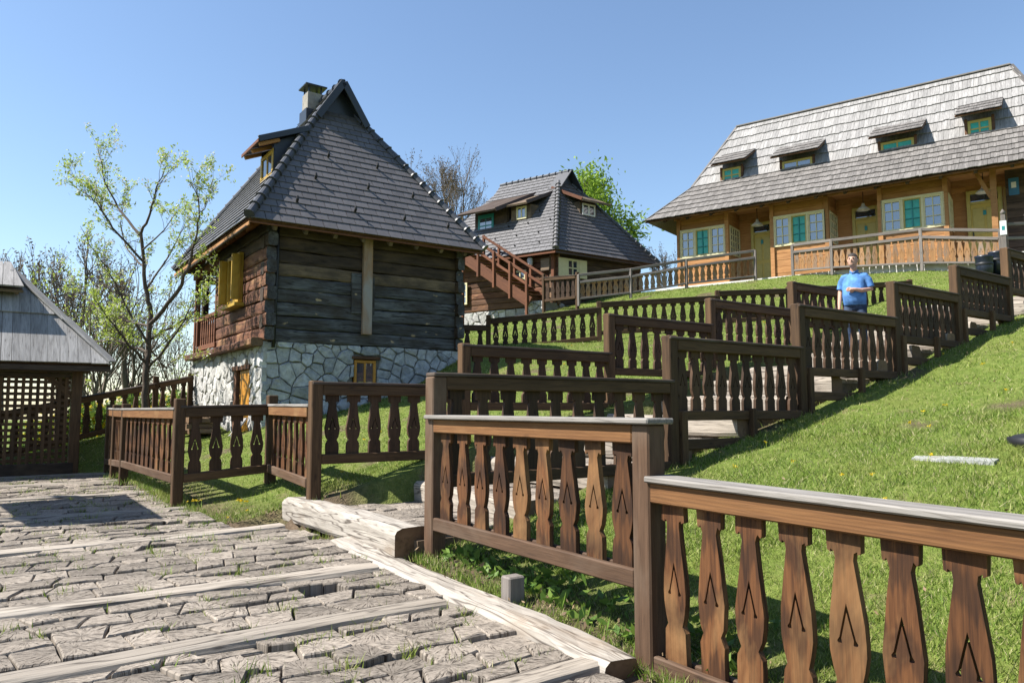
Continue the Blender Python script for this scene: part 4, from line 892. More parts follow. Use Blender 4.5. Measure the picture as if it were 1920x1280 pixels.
# dormers
for di, (s0, s1, zt) in enumerate([(7.38, 8.3, 10.2), (4.5, 5.8, 10.02), (.9, 2.14, 10.02), (-1.52, -.68, 10.2)]):
    x0, x1 = -s1, -s0; tz = zt + .12
    dd = box3('dormer', LM, x0, x1, 9.45, zt - .02, -1.6, -.9, 'log_brown', lh); tag(dd, ['leftmost small dormer with a green window', 'wide dormer second from the left with a pale window', 'wide dormer second from the right with a green window', 'rightmost small dormer with a green window'][di])
    wide = di in (1, 2)
    window(LM @ Matrix.Translation((x0 + .06, 9.5, -.9)), lh, x1 - x0 - .12, zt - 9.56, 2, 1 if wide else 2, 'olive_paint', 'glass' if di == 1 else 'teal_glass', .09, .05, .05)
    for xx in (x0 + .01, x1 - .01): box3('dormer_post', LM, xx - .045, xx + .045, 9.42, zt + .02, -.93, -.84, 'log_brown', dd)
    rp = [Q(s1 + .28, -.42, tz - .05), Q(s0 - .28, -.42, tz - .05), Q(s0 - .28, -1.8, tz + .72), Q(s1 + .28, -1.8, tz + .72)]
    slab('dormer_roof', rp, .05, 'log_brown', dd); cover('shingle', [p + Z * .01 for p in rp], .5, .15, .02, 'shingle_grey', dd, 30, jit=.03, wj=.35, overlap=1.3)
# terrace fence
TER = dict(post='weathered_rail', rail='weathered_rail', low='weathered_rail', bal='pine_baluster', cap='weathered_rail', pitch=.235, wide=1.15, ps=.1, hr=.07, hl=.07, capw=.1, hole=True)
def terrace(f, pts, tops, bots, nbs, handrail=True):
    for i in range(len(pts)):
        z0 = bots[i] - .25; fpost(f, pts[i], z0, tops[i] + .02, TER, D)
        if i: 
            panel(f, pts[i - 1], pts[i], tops[i - 1] - .22, tops[i] - .22, bots[i - 1], bots[i], TER, nb=nbs[i - 1], single=True)
            beam('hand_rail', Vector((*pts[i - 1], tops[i - 1])), Vector((*pts[i], tops[i])), .07, .1, 'weathered_rail', f)
q2 = lambda s, o: tuple(Q(s, o, 0))[:2]
f = thing('fence', 'weathered terrace fence with orange balusters running left below the leftmost bay', 'fence', Q(10, 1.2, 4.9), 'terrace fences')
terrace(f, [(2.5, 27.75), (4.48, 27.9), (6.64, 28.1), q2(6.27, 1.2)], [4.98, 5.22, 5.62, 6.02], [4.05, 4.3, 4.68, 5.0], [9, 9, 11])
f = thing('fence', 'weathered terrace fence with orange balusters behind the man, before the two right-hand bays', 'fence', Q(2, 1.2, 4.9), 'terrace fences')
terrace(f, [q2(4.87, 1.2), q2(3.5, 1.2), q2(.63, 1.2), q2(-1.62, 1.2)], [6.05, 6.05, 6.04, 5.68], [5.05, 5.02, 4.85, 4.6], [6, 13, 11])
f = thing('fence', 'weathered gate posts with pointed tops beside the terrace steps', 'fence', Q(-1.8, 1.6, 4.3))
for s_, o_, zt in ((-1.75, 1.75, 6.05), (-2.35, 1.2, 6.0)):
    fpost(f, q2(s_, o_), 3.7, zt, dict(TER, ps=.13), D); lathe('finial', [(.03, 0), (.07, .05), (.075, .09), (.04, .14), (.0, .2)], 'weathered_rail', f, Matrix.Translation((*q2(s_, o_), zt)), 8)
for z_ in (4.7, 5.3, 5.75): beam('rail', Q(-1.75, 1.75, z_), Q(-2.35, 1.2, z_ + .05), .05, .09, 'weathered_rail', f)
nt_ = thing('notice', 'small white notice fixed to a terrace gate post', 'sign', Q(-1.75, 1.83, 5.6)); box3('notice_board', LM, 1.66, 1.84, 5.4, 5.85, 1.82, 1.835, 'sign_white', nt_); box3('notice_mark', LM, 1.71, 1.79, 5.55, 5.68, 1.835, 1.84, 'teal_paint', nt_, 0)
for k, (x_, y_) in enumerate(((12.4, 19.35), (12.86, 19.5))):
    zb = H(x_, y_); bn = thing('litter_bin', ['dark blue round litter bin beside the topmost stair fence', 'second dark litter bin half hidden by the gate post'][k], 'bin', (x_, y_, zb), 'litter bins')
    lathe('bin_body', [(.0, -.05), (.18, -.05), (.205, .25), (.21, .5), (.22, .52), (.22, .56), (.19, .56), (.18, .25)], 'bin_plastic', bn, Matrix.Translation((x_, y_, zb + .05)))
    lathe('bin_band', [(.208, .1), (.216, .12), (.216, .15), (.208, .17)], 'black_iron', bn, Matrix.Translation((x_, y_, zb + .25)))

# ---------------------------------------------------------------- the middle house with the outside stair
Lm = Vector((-.82, .57, 0)).normalized(); Rm = Vector((.82, .57, 0)).normalized(); Ec = Vector((1.72, 29.0, 0))
def Mh(l, r, z): return Ec + Lm * l + Rm * r + Z * z
m2 = thing('hillside_house', 'brown log house with grey tiled hip roof and outside stair behind the lawn', 'house', Mh(3, 2.5, 3.5))
nLm = Vector((Lm.y, -Lm.x, 0)) if False else Vector((-Rm.x, -Rm.y, 0)); 
nl = Lm.cross(Z); nl = nl if nl.y < 0 else -nl; nr_ = Rm.cross(Z); nr_ = nr_ if nr_.y < 0 else -nr_
FLm = Matrix((-Lm, Z, nl)).transposed().to_4x4(); FLm.translation = Mh(.5, .5, 0)      # left face: x to the right
FRm = Matrix((Rm, Z, nr_)).transposed().to_4x4(); FRm.translation = Mh(.5, .5, 0)      # right face: x to the right
ZM = 6.24
def quadbox(name, l0, l1, r0, r1, z0, z1, mat, par):
    P4 = [Mh(l0, r0, 0), Mh(l1, r0, 0), Mh(l1, r1, 0), Mh(l0, r1, 0)]; vs = [p + Z * z0 for p in P4] + [p + Z * z1 for p in P4]
    return mk(name, vs, [(3, 2, 1, 0), (4, 5, 6, 7), (0, 1, 5, 4), (1, 2, 6, 5), (2, 3, 7, 6), (3, 0, 4, 7)], mat, par)
sb2 = quadbox('stone_base', .62, 7.2, .62, 5.2, 2.4, 4.0, 'mortar', m2); quadbox('inner_wall', .66, 7.2, .66, 5.2, 3.9, 6.9, 'interior_dark', m2)
stones('stone', 6.6, 1.7, FLm @ Matrix.Translation((-6.6, 2.4, -.12)), sb2, 'limestone_white', .34, .12, [], 21)
stones('stone', 4.7, .6, FRm @ Matrix.Translation((0, 3.6, -.12)), sb2, 'limestone_white', .34, .12, [], 22)
for i in range(9):
    z = 4.12 + (i + .5) * .255
    log('log', Mh(.38, .58, z), Mh(7.2, .58, z), .18, .252, ['log_brown', 'log_brown', 'log_red', 'log_brown'][i % 4], m2, 400 + i, jit=.008, nseg=10, rnd_=.18)
    log('log', Mh(.58, .38, z), Mh(.58, 5.3, z), .18, .252, 'log_dark', m2, 420 + i, jit=.008, nseg=8, rnd_=.18)
post('corner_post', tuple(Mh(.5, .42, 0))[:2], 3.9, 6.3, .14, 'redwood', m2, Lm)
rE, lE = 5.8, 7.75; um2 = 2.9; lg, lg2 = 2.15, 5.6; zg2 = 9.72; zr2 = 10.25; rg0 = um2 - (zr2 - zg2) / ((zr2 - ZM) / um2); rg1 = 2 * um2 - rg0
leftp = [Mh(lE, 0, ZM), Mh(0, 0, ZM), Mh(lg, rg0, zg2), Mh(lg + .12, um2, zr2), Mh(lg2, um2, zr2), Mh(lg2, rg0, zg2)]
rightp = [Mh(0, 0, ZM), Mh(0, rE, ZM), Mh(lg, rg1, zg2), Mh(lg, rg0, zg2)]
r2 = slab('roof', [p - Z * .02 for p in leftp], .07, 'log_brown', m2); slab('roof_deck', [p - Z * .02 for p in rightp], .07, 'log_brown', r2)
slab('roof_deck', [Mh(0, rE, ZM), Mh(lE, rE, ZM), Mh(lg2, rg1, zg2), Mh(lg2, um2, zr2), Mh(lg + .12, um2, zr2), Mh(lg, rg1, zg2)], .07, 'roof_tile', r2); slab('roof_deck', [Mh(lE, 0, ZM), Mh(lE, rE, ZM), Mh(lg2, rg1, zg2), Mh(lg2, rg0, zg2)], .07, 'roof_tile', r2)
cover('tile', [leftp[0], leftp[1], leftp[2], leftp[5]], .2, .27, .018, 'roof_tile_light', r2, 0, lift=1.9); cover('tile', [leftp[5], leftp[2], leftp[3], leftp[4]], .2, .27, .018, 'roof_tile_light', r2, 0, lift=1.9); cover('tile', rightp, .2, .27, .018, 'roof_tile', r2, 0, lift=1.9)
ridge_row('hip_tile', Mh(0, 0, ZM + .05), Mh(lg, rg0, zg2 + .05), 18, .11, 'roof_tile_light', r2); ridge_row('hip_tile', Mh(0, rE, ZM + .05), Mh(lg, rg1, zg2 + .05), 18, .1, 'ridge_tile', r2); ridge_row('ridge_tile', Mh(lg - .2, um2, zr2 + .02), Mh(lg2, um2, zr2 + .02), 11, .09, 'ridge_tile', r2)
slab('gablet', [Mh(lg - .03, rg0, zg2 - .05), Mh(lg - .03, rg1, zg2 - .05), Mh(lg - .03, um2, zr2)], .03, 'dark_metal', r2)
for sg_ in (-1, 1):
    e = um2 + sg_ * .62; slab('gablet_roof', [Mh(lg - .35, um2, zr2 + .1), Mh(lg + .3, um2, zr2 + .1), Mh(lg + .3, e, zr2 - .76), Mh(lg - .35, e, zr2 - .76)], .05, 'dark_metal', r2)
beam('fascia', Mh(0, -.01, ZM - .1), Mh(lE, -.01, ZM - .1), .03, .08, 'redwood', r2); beam('fascia', Mh(-.01, 0, ZM - .1), Mh(-.01, rE, ZM - .1), .03, .08, 'brown_metal', r2)
kx = (zr2 - ZM) / um2
for l_, t_ in [(a, b) for b, row in ((.62, (1.6,)), (.5, (2.9, 2.1, 1.3)), (.36, (3.3, 2.3, 1.2)), (.22, (3.6, 2.5, 1.4, )), (.09, (3.4, 2.2, 1.0, 4.6))) for a in row]:
    p = Mh(l_, um2 * t_, ZM + um2 * t_ * kx + .05); mk('snow_hook', *tube([p, p + nl * .06 + Z * .06], [.035, .03], 5), 'black_iron', r2)
# sloping dormers: long shed dormer with the turquoise door, small one beside it, one on the right face
sdm = quadbox('dormer', 3.55, 5.3, 1.2, 2.6, 6.6, 8.7, 'log_dark', m2)
for k in range(6): obj('cheek_board', cbox(.03, .19, 1.9, 'log_dark', .006), sdm, frame(Mh(3.53, 1.3 + k * .2, 7.75), Lm, Z))
td = box3('balcony_door', FLm @ Matrix.Translation((0, 0, -.645)), -4.35, -3.5, 6.75, 8.5, .0, .05, 'teal_paint', m2)
for i in range(2):
    for j in range(3): box3('pane', FLm @ Matrix.Translation((0, 0, -.645)), -4.22 + i * .33, -3.93 + i * .33, 7.3 + j * .36, 7.6 + j * .36, .05, .06, 'glass', td, 0)
slab('dormer_roof', [Mh(3.3, .35, 8.45), Mh(5.55, .35, 8.45), Mh(5.3, 2.75, 9.65), Mh(3.05, 2.75, 9.65)], .08, 'cap_dark', sdm); beam('dormer_fascia', Mh(3.28, .33, 8.4), Mh(3.03, 2.75, 9.6), .04, .17, 'brown_metal', sdm)
d2_ = quadbox('dormer', 2.35, 3.35, 1.22, 2.1, 7.7, 8.62, 'log_tan', m2); window(FLm @ Matrix.Translation((-2.3, 8.02, -.655)), m2, .52, .56, 2, 1, 'cream_paint', 'glass', .08, .06, .05)
slab('dormer_roof', [Mh(2.15, .8, 8.62), Mh(3.55, .8, 8.62), Mh(3.55, 2.3, 9.3), Mh(2.15, 2.3, 9.3)], .08, 'log_tan', d2_); beam('dormer_fascia', Mh(2.13, .78, 8.62), Mh(2.13, 2.3, 9.31), .05, .15, 'brown_metal', d2_)
d3_ = quadbox('dormer', 1.2, 2.1, 2.62, 3.55, 7.9, 8.78, 'log_tan', m2); window(FRm @ Matrix.Translation((1.98, 8.2, -.64)), m2, .72, .52, 2, 1, 'white_paint', 'glass', .07, .09, .05)
slab('dormer_roof', [Mh(.8, 2.3, 8.78), Mh(.8, 3.9, 8.78), Mh(2.3, 3.9, 9.5), Mh(2.3, 2.3, 9.5)], .08, 'log_tan', d3_); beam('dormer_fascia', Mh(.78, 2.28, 8.77), Mh(2.3, 2.28, 9.5), .05, .14, 'redwood', d3_); beam('dormer_fascia', Mh(.78, 2.28, 8.74), Mh(.78, 3.9, 8.74), .04, .1, 'log_tan', d3_)
# window with cream shutters on the right face, lower windows, meter box and lantern on the left face
wn = window(FRm @ Matrix.Translation((.5, 5.28, .1)), m2, .62, .75, 2, 2, 'cream_paint', 'glass', .09, .05, .06, label='window with open cream shutters')
for xx in (.08, 1.14): box3('shutter', FRm, xx, xx + .42, 5.27, 6.03, .12, .16, 'cream_paint', wn)
wn = window(FLm @ Matrix.Translation((-1.9, 4.95, .1)), m2, .6, .7, 2, 2, 'cream_paint', 'glass', .09, .05, .06)
window(FLm @ Matrix.Translation((-4.85, 4.45, .1)), m2, .5, .95, 2, 3, 'cream_paint', 'glass', .08, .04, .06)
box3('meter_box', FLm, -.55, -.15, 5.5, 6.0, .1, .2, 'log_tan', m2)
ln = thing('wall_lantern', 'small iron and glass lantern under the eave of the brown hillside house', 'lantern', Mh(1.3, .3, 5.7)); p = Mh(1.45, .25, 5.75)
lathe('lantern_glass', [(.05, 0), (.11, .06), (.12, .28), (.08, .34)], 'curtain_white', ln, Matrix.Translation(p), 8); lathe('lantern_top', [(.13, .33), (.1, .4), (.03, .46), (.02, .55)], 'black_iron', ln, Matrix.Translation(p), 8)
# the stair runs along the left face up to the left
st = thing('outside_stair', 'red-brown wooden outside stair with open railings climbing to the upper floor', 'stairs', Mh(.8, -.4, 4))
def SP(t, r, dz=0): return Mh(.3 + 3.15 * t, r, 4.0 + 2.05 * t + dz)
for r_ in (-.15, -1.05): beam('stringer', SP(-.03, r_, .12), SP(1.0, r_, .12), .07, .42, 'redwood', st)
for k in range(11): t = (k + .5) / 11; p = SP(t, -.6, .3); obj('tread', cbox(.9, .3, .05, 'redwood'), st, frame(p, Rm, Z))
for r_ in (-.15, -1.05):
    for t in (.0, .25, .5, .75, 1.0): p = SP(t, r_ - .06 * (1 if r_ < -.5 else -1)); post('baluster_post', (p.x, p.y), p.z - .25 - (.55 if t == 0 else 0), p.z + 1.2, .1, 'redwood', st, Lm)
    for dz in (.75, 1.15): beam('hand_rail', SP(0, r_, dz), SP(1.0, r_, dz), .06, .1, 'redwood', st)
quadlanding = obj('landing', cbox(1.2, 1.1, .1, 'redwood'), st, frame(SP(1.0, -.5, .27) + Lm * .6, Lm, Z))
for l_ in (0, 1.15): p = SP(1.0, -1.05) + Lm * (l_ + .05); post('landing_post', (p.x, p.y), 3.2, p.z + 1.2, .1, 'redwood', st, Lm)
for dz in (.75, 1.15): beam('hand_rail', SP(1, -1.05, dz), SP(1, -1.05, dz) + Lm * 1.2, .06, .1, 'redwood', st)
pr = quadbox('pier', -.05, .75, -.65, .0, 3.2, 4.1, 'mortar', st); stones('stone', .85, .95, Matrix.Translation(-nl * 0) @ (lambda m: m)(Matrix((-Lm, Z, nl)).transposed().to_4x4()) if False else (Matrix.Translation(Mh(.78, -.65, 3.2)) @ Matrix((-Lm, Z, nl)).transposed().to_4x4()), pr, 'limestone_white', .2, .09, [], 31)
# dark fence at the stair foot joining the terrace fence
f = thing('fence', 'short dark fence between the outside stair and the long terrace fence', 'fence', (2, 28.2, 3.8))
e0 = Mh(-.15, -.75, 0); e1 = Vector((2.45, 27.8, 0)); DK2 = dict(BROWN, bal='fence_baluster_wood', pitch=.24, ps=.11)
panel(f, (e0.x, e0.y), (e1.x, e1.y), 5.02, 5.0, 4.05, 4.1, DK2, nb=6); fpost(f, e0, 3.0, 5.15, DK2, Rm); fpost(f, e1, 3.4, 5.1, DK2, Rm)

# ---------------------------------------------------------------- lattice hut at the left, unseen plank roof added beyond the left edge for its shadow
hut = thing('lattice_hut', 'small hut with dark lattice wall and grey plank roof at the end of the path', 'hut', (-10, 15, -1.2))
HC = Vector((-7.48, 13.9, 0))
def HP(p, q, z): return HC - U * p + V * q + Z * z
HZ = .82; HTz = 2.55
hp = [HP(5.6, 0, HZ), HP(0, 0, HZ), HP(1.55, 1.5, HTz), HP(4.2, 1.5, HTz)]
hr_ = slab('roof', [p - Z * .02 for p in hp], .05, 'log_brown', hut)
for pl in ([HP(0, 0, HZ), HP(0, 4.4, HZ), HP(1.4, 2.9, HTz), HP(1.4, 1.5, HTz)], [HP(0, 4.4, HZ), HP(5.6, 4.4, HZ), HP(4.2, 2.9, HTz), HP(1.4, 2.9, HTz)], [HP(5.6, 4.4, HZ), HP(5.6, 0, HZ), HP(4.2, 1.5, HTz), HP(4.2, 2.9, HTz)]): slab('roof_deck', pl, .05, 'board_grey', hr_)
cover('roof_board', hp, 1.2, .225, .024, 'board_grey', hr_, 80, jit=.006, wj=.35, overlap=1.08, hang=.05)
for t0, t1, wd in ((-.02, .47, .2), (.45, 1.0, .2)):
    a_ = hp[1].lerp(hp[2], t0) + Z * .07; b_2 = hp[1].lerp(hp[2], t1) + Z * .09; beam('hip_board', a_, b_2, wd, .04, 'board_grey', hr_, up=tuple(U - V + Z))
up_ = [HP(4.6, .8, 2.2), HP(1.4, .8, 2.2), HP(1.6, 1.9, 2.82), HP(4.4, 1.9, 2.82)]
slab('upper_roof', [p - Z * .02 for p in up_], .05, 'log_tan', hr_); cover('roof_board', up_, 1.7, .2, .03, 'board_grey', hr_, 30, wj=.3, hang=.04)
slab('upper_roof', [HP(4.6, 3.0, 2.2), HP(1.4, 3.0, 2.2), HP(1.6, 1.9, 2.82), HP(4.4, 1.9, 2.82)], .05, 'log_tan', hr_)
for k in range(6): beam('upper_rafter', HP(1.5 + k * .55, .85, 2.14), HP(1.5 + k * .55, 1.75, 2.62), .07, .1, 'log_tan', hr_)
beam('fascia', HP(5.6, -.02, HZ - .1), HP(0, -.02, HZ - .1), .04, .1, 'log_dark', hr_)
for p_ in (.5, 2.9, 5.2):
    for q_0 in (.35, 4.0): post('hut_post', tuple(HP(p_, q_0, 0))[:2], -1.4, .95, .17, 'fence_wood', hut, tuple(U))
beam('brace', HP(.55, .35, .2), HP(1.1, .35, .7), .08, .1, 'fence_wood', hut); beam('plate', HP(5.4, .35, .72), HP(.3, .35, .72), .14, .14, 'log_dark', hut); beam('sole', HP(5.3, .32, -1.1), HP(.5, .32, -1.1), .12, .22, 'log_dark', hut)
beam('plate', HP(.5, .35, .72), HP(.5, 4.1, .72), .13, .13, 'log_dark', hut); beam('plate', HP(5.4, 4.0, .72), HP(.3, 4.0, .72), .14, .14, 'log_dark', hut)
lt = beam('lattice', HP(5.2, .33, .6), HP(.6, .33, .6), .05, .08, 'log_dark', hut)
for k in range(40): beam('slat', HP(.66 + k * .112, .315, -1.0), HP(.66 + k * .112, .315, .62), .055, .014, 'fence_wood', lt, up=tuple(V), ch=0)
for k in range(15): beam('slat', HP(5.2, .335, -.93 + k * .108), HP(.6, .335, -.93 + k * .108), .014, .055, 'fence_wood', lt, ch=0)
beam('bench_board', HP(5, 3.6, -.6), HP(.7, 3.6, -.6), .3, .05, 'fence_wood', hut)

def ray(px, py):
    r_ = (px - 960) / FOC; u_ = (640 - py) / FOC; y = math.cos(TH) - u_ * math.sin(TH); return Vector((r_ / y, 1, (math.sin(TH) + u_ * math.cos(TH)) / y))
def onz(px, py, z): q = ray(px, py); return q * (z / q.z)
cn = thing('shadow_canopy', 'unseen plank roof on posts added beyond the left edge to shade the path', 'shadow_canopy', (-7, 9, -1.2))  # out of view; added only to cast the shadow on the paving
cpts = []
for (px, py), h_ in (((64, 989), 2.35), ((307, 971), 2.35), ((238, 928), 2.5), ((0, 944), 2.5)):
    gpt = onz(px, py, -1.2); cpts.append(gpt + S * (h_ / S.z))  # roof corners: shadow outline on the paving carried back towards the sun
slab('shadow_canopy_roof', cpts, .05, 'board_grey', cn)
cc_ = sum(cpts, Vector()) / 4
for p in cpts: q = p.lerp(cc_, .12); post('shadow_canopy_post', (q.x - .1, q.y), -1.4, q.z - .05, .12, 'fence_wood', cn, V)

# ---------------------------------------------------------------- lawn stones, manhole
sl_ = thing('stone_slab', 'long pale stone slab half sunk in the lawn', 'slab', (3.68, 6.17, H(3.68, 6.17)))
vs = []; r_ = random.Random(5)
for k in range(11):
    p = Vector((3.42, 6.42, 0)) - V * (.064 * k); wv = .04 + .04 * math.sin(k / 10 * math.pi) + r_.uniform(-.01, .01); zz = H(p.x, p.y)
    vs += [tuple(p - U * wv + Z * (zz - .06)), tuple(p - U * wv * .9 + Z * (zz + .012)), tuple(p + U * wv * .9 + Z * (zz + .03)), tuple(p + U * wv + Z * (zz - .05))]
fs = []
for k in range(10):
    for j in range(3): fs.append((k * 4 + j, k * 4 + j + 1, k * 4 + 5 + j, k * 4 + 4 + j))
fs += [(0, 1, 2, 3), (43, 42, 41, 40)]
mk('slab', [(a, b, c) for a, b, c in vs], [tuple(reversed(t)) for t in fs], 'slab_stone', sl_)
mhc = thing('manhole_cover', 'dark round cover in the lawn at the right edge beside the slab', 'cover', (4.38, 6.2, H(4.38, 6.2)))
lathe('cover', [(.0, -.08), (.24, -.08), (.25, .0), (.235, .012), (.0, .014)], 'black_iron', mhc, Matrix.Translation((4.4, 6.2, H(4.38, 6.2) + .045)) @ Matrix.Rotation(-.12, 4, 'Y'), 24)
lathe('rim', [(.25, -.1), (.27, -.1), (.272, -.01), (.255, -.005)], 'black_iron', mhc, Matrix.Translation((4.4, 6.2, H(4.38, 6.2) + .035)), 24)

# ---------------------------------------------------------------- the man on the stairs
PM = ab(9.12, .6, stepz(8))
man = thing('person', 'man in a blue polo shirt and jeans coming down the stairs, hand before his belly', 'person', PM)
FW = Vector((-.62, -.78, 0)).normalized(); SD = Vector((-FW.y, FW.x, 0))       # he faces down the stairs; SD = his left
if SD.x < 0: SD = -SD
def B(x, y, z): return (x, y, z)            # local: x = viewer's right side, y = forward, z up
MB = Matrix((-SD, FW, Z)).transposed().to_4x4() @ Matrix.Scale(.95, 4); MB.translation = PM
def loft(rings, k=16):                  # rings: (x, y, z, rx, ry)
    vs = []; fs = []
    for x, y, z, rx, ry in rings:
        for j in range(k): t = 2 * math.pi * j / k; vs.append((x + rx * math.cos(t), y + ry * math.sin(t), z))
    for i in range(len(rings) - 1):
        for j in range(k): fs.append((i * k + j, i * k + (j + 1) % k, (i + 1) * k + (j + 1) % k, (i + 1) * k + j))
    fs.append(tuple(range(k))[::-1]); fs.append(tuple(range(len(vs) - k, len(vs)))); return vs, fs
def solid(name, parts, mat, vox=.011, smooth=3):
    vs = []; fs = []
    for v, f in parts:
        k = len(vs); vs += [(-p[0], p[1], p[2]) for p in v]; fs += [tuple(i + k for i in t)[::-1] for t in f]
    o = mk(name, vs, fs, mat, man, MB, True); m = o.modifiers.new('remesh', 'REMESH'); m.mode = 'VOXEL'; m.voxel_size = vox; m.use_smooth_shade = True
    if smooth: q = o.modifiers.new('smooth', 'SMOOTH'); q.factor = .5; q.iterations = smooth
    return o
def limb(*p): return tube([q[:3] for q in p], [q[3] for q in p], 12)
def fingers(c0, al, ac, dn):
    c0, al, ac, dn = Vector(c0), Vector(al).normalized(), Vector(ac).normalized(), Vector(dn).normalized(); out = [limb((*(c0 - al * .02), .026), (*(c0 + al * .03), .03), (*(c0 + al * .075), .026))]
    for q, ln_ in enumerate((.07, .08, .075, .058)):
        o_ = ac * ((q - 1.5) * .0205); out.append(limb((*(c0 + al * .06 + o_), .0095), (*(c0 + al * (.075 + ln_ * .5) + o_ + dn * .01), .009), (*(c0 + al * (.07 + ln_ * .88) + o_ + dn * .034), .0075)))
    out.append(limb((*(c0 + al * .01 - ac * .024), .012), (*(c0 + al * .045 - ac * .05 + dn * .008), .0105), (*(c0 + al * .075 - ac * .052 + dn * .018), .0085))); return out
def head_rings(): return loft([(0, .05, 1.53, .035, .045), (0, .07, 1.545, .05, .068), (0, .075, 1.58, .066, .086), (0, .07, 1.63, .075, .095), (0, .062, 1.68, .078, .1), (0, .055, 1.725, .071, .092), (0, .05, 1.755, .05, .066), (0, .05, 1.768, .02, .025)])
solid('body', [loft([(0, 0, .85, .14, .1), (0, .02, 1.05, .15, .13), (0, 0, 1.3, .15, .09), (0, -.01, 1.42, .09, .06), (0, 0, 1.46, .058, .058), (0, .03, 1.56, .055, .06)]), head_rings(),
      limb((.12, -.01, 1.385, .05), (.2, -.02, 1.36, .05), (.255, -.035, 1.14, .043), (.15, .17, 1.1, .038), (.07, .25, 1.115, .029)), limb((-.12, -.01, 1.385, .05), (-.2, -.02, 1.36, .05), (-.245, -.02, 1.13, .043), (-.25, .045, .92, .034), (-.248, .07, .85, .028)),
      limb((.09, 0, .9, .09), (.105, .04, .5, .06), (.11, -.01, .12, .045)), limb((-.09, 0, .9, .09), (-.1, .09, .52, .06), (-.1, .07, .13, .045))] + fingers((.06, .255, 1.118), (-1, .3, .05), (0, .2, 1), (-.2, -1, -.1)) + fingers((-.247, .08, .83), (.02, .12, -1), (.3, 1, 0), (1, .2, 0)), 'skin', .0075, 2)
solid('shirt', [loft([(0, .015, .86, .182, .15), (0, .03, .92, .19, .168), (0, .045, 1.02, .195, .185), (0, .045, 1.12, .192, .18), (0, .025, 1.22, .19, .155), (0, .0, 1.32, .188, .125), (0, -.01, 1.385, .16, .1), (0, -.01, 1.425, .1, .075), (0, -.002, 1.455, .066, .066)]),
      limb((.1, -.01, 1.375, .07), (.17, -.015, 1.365, .072), (.215, -.025, 1.3, .07), (.25, -.03, 1.17, .068)), limb((-.1, -.01, 1.375, .07), (-.17, -.015, 1.365, .072), (-.21, -.02, 1.3, .07), (-.242, -.022, 1.16, .068))], 'shirt_blue')
solid('collar', [tube([(.0, .075, 1.435), (.05, .055, 1.462), (.066, .0, 1.478), (.035, -.055, 1.49), (-.035, -.055, 1.49), (-.066, 0, 1.478), (-.05, .055, 1.462), (-.005, .078, 1.432)], [.014] * 8, 8)], 'shirt_blue', .006, 1)
solid('jeans', [loft([(0, 0, .78, .15, .11), (0, 0, .86, .172, .135), (0, .01, .95, .165, .135)]), limb((.09, 0, .86, .1), (.105, .03, .65, .085), (.112, .04, .48, .072), (.115, -.005, .25, .066), (.115, -.015, .09, .066)), limb((-.09, 0, .86, .1), (-.1, .06, .66, .085), (-.105, .09, .5, .072), (-.1, .08, .25, .066), (-.1, .07, .1, .066))], 'jeans_blue')
for sx, y0 in ((.115, -.02), (-.1, .06)): solid('shoe', [limb((sx, y0 - .05, .05, .045), (sx, y0 + .05, .045, .046), (sx, y0 + .15, .035, .04), (sx, y0 + .2, .03, .028))], 'shoe_brown', .01, 1)
def ell(name, c0, rx, ry, rz, mat, n=10, cut=None):
    vs = []; fs = []
    for i in range(n + 1):
        ph = math.pi * i / n
        for j in range(14): th = 2 * math.pi * j / 14; vs.append((-c0[0] - rx * math.sin(ph) * math.cos(th), c0[1] + ry * math.sin(ph) * math.sin(th), c0[2] + rz * math.cos(ph)))
    for i in range(n):
        for j in range(14):
            q = (i * 14 + j, (i + 1) * 14 + j, (i + 1) * 14 + (j + 1) % 14, i * 14 + (j + 1) % 14)
            if cut and not all(cut(Vector(vs[k])) for k in q): continue
            fs.append(q)
    return mk(name, vs, fs, mat, man, MB, True)
ell('hair', (0, .05, 1.672), .087, .116, .12, 'hair_dark', 22, lambda p: p.z > 1.718 - max(0, .05 - p.y) * .3 or p.y < .06 and p.z > 1.655 or p.y < .0 and p.z > 1.585)
ell('nose', (0, .168, 1.648), .014, .02, .026, 'skin', 6); ell('beard', (0, .115, 1.572), .047, .042, .026, 'beard_grey', 6)
for sx in (-1, 1): ell('ear', (sx * .08, .055, 1.652), .013, .024, .034, 'skin', 6); ell('eye', (sx * .031, .152, 1.67), .011, .008, .006, 'interior_dark', 6); ell('brow', (sx * .031, .156, 1.688), .02, .008, .005, 'hair_dark', 6)
ell('mouth', (0, .16, 1.608), .022, .006, .005, 'shoe_brown', 6)

# ---------------------------------------------------------------- trees
def grow(segs, tips, r, p, d, ln, rad, lev, maxlev, ang=.6, up=.12, kids=(2, 4), taper=.62, wig=.18, shrink=.68):
    n = 4 if lev < maxlev else 3
    pts = [p.copy()]; rads = [rad]; dd = d.copy()
    for i in range(n):
        dd = (dd + Vector((r.uniform(-wig, wig), r.uniform(-wig, wig), r.uniform(-wig, wig) + up))).normalized()
        p = p + dd * ln / n; pts.append(p.copy()); rads.append(rad * (1 - (1 - taper) * (i + 1) / n))
    segs.append((pts, rads, lev))
    if lev >= maxlev: tips.append((pts, dd)); return
    for q in range(r.randint(*kids)):
        i = r.randint(max(1, n // 2), n); a = dd.cross(Vector((r.uniform(-1, 1), r.uniform(-1, 1), r.uniform(-1, 1)))).normalized()
        nd = (dd * math.cos(ang) + a * math.sin(ang * r.uniform(.6, 1.3))).normalized()
        grow(segs, tips, r, pts[i], nd, ln * shrink * r.uniform(.75, 1.15), rads[i] * .68, lev + 1, maxlev, ang, up, kids, taper, wig, shrink)
    grow(segs, tips, r, pts[-1], dd, ln * shrink * r.uniform(.8, 1.1), rads[-1] * .9, lev + 1, maxlev, ang, up, kids, taper, wig, shrink)
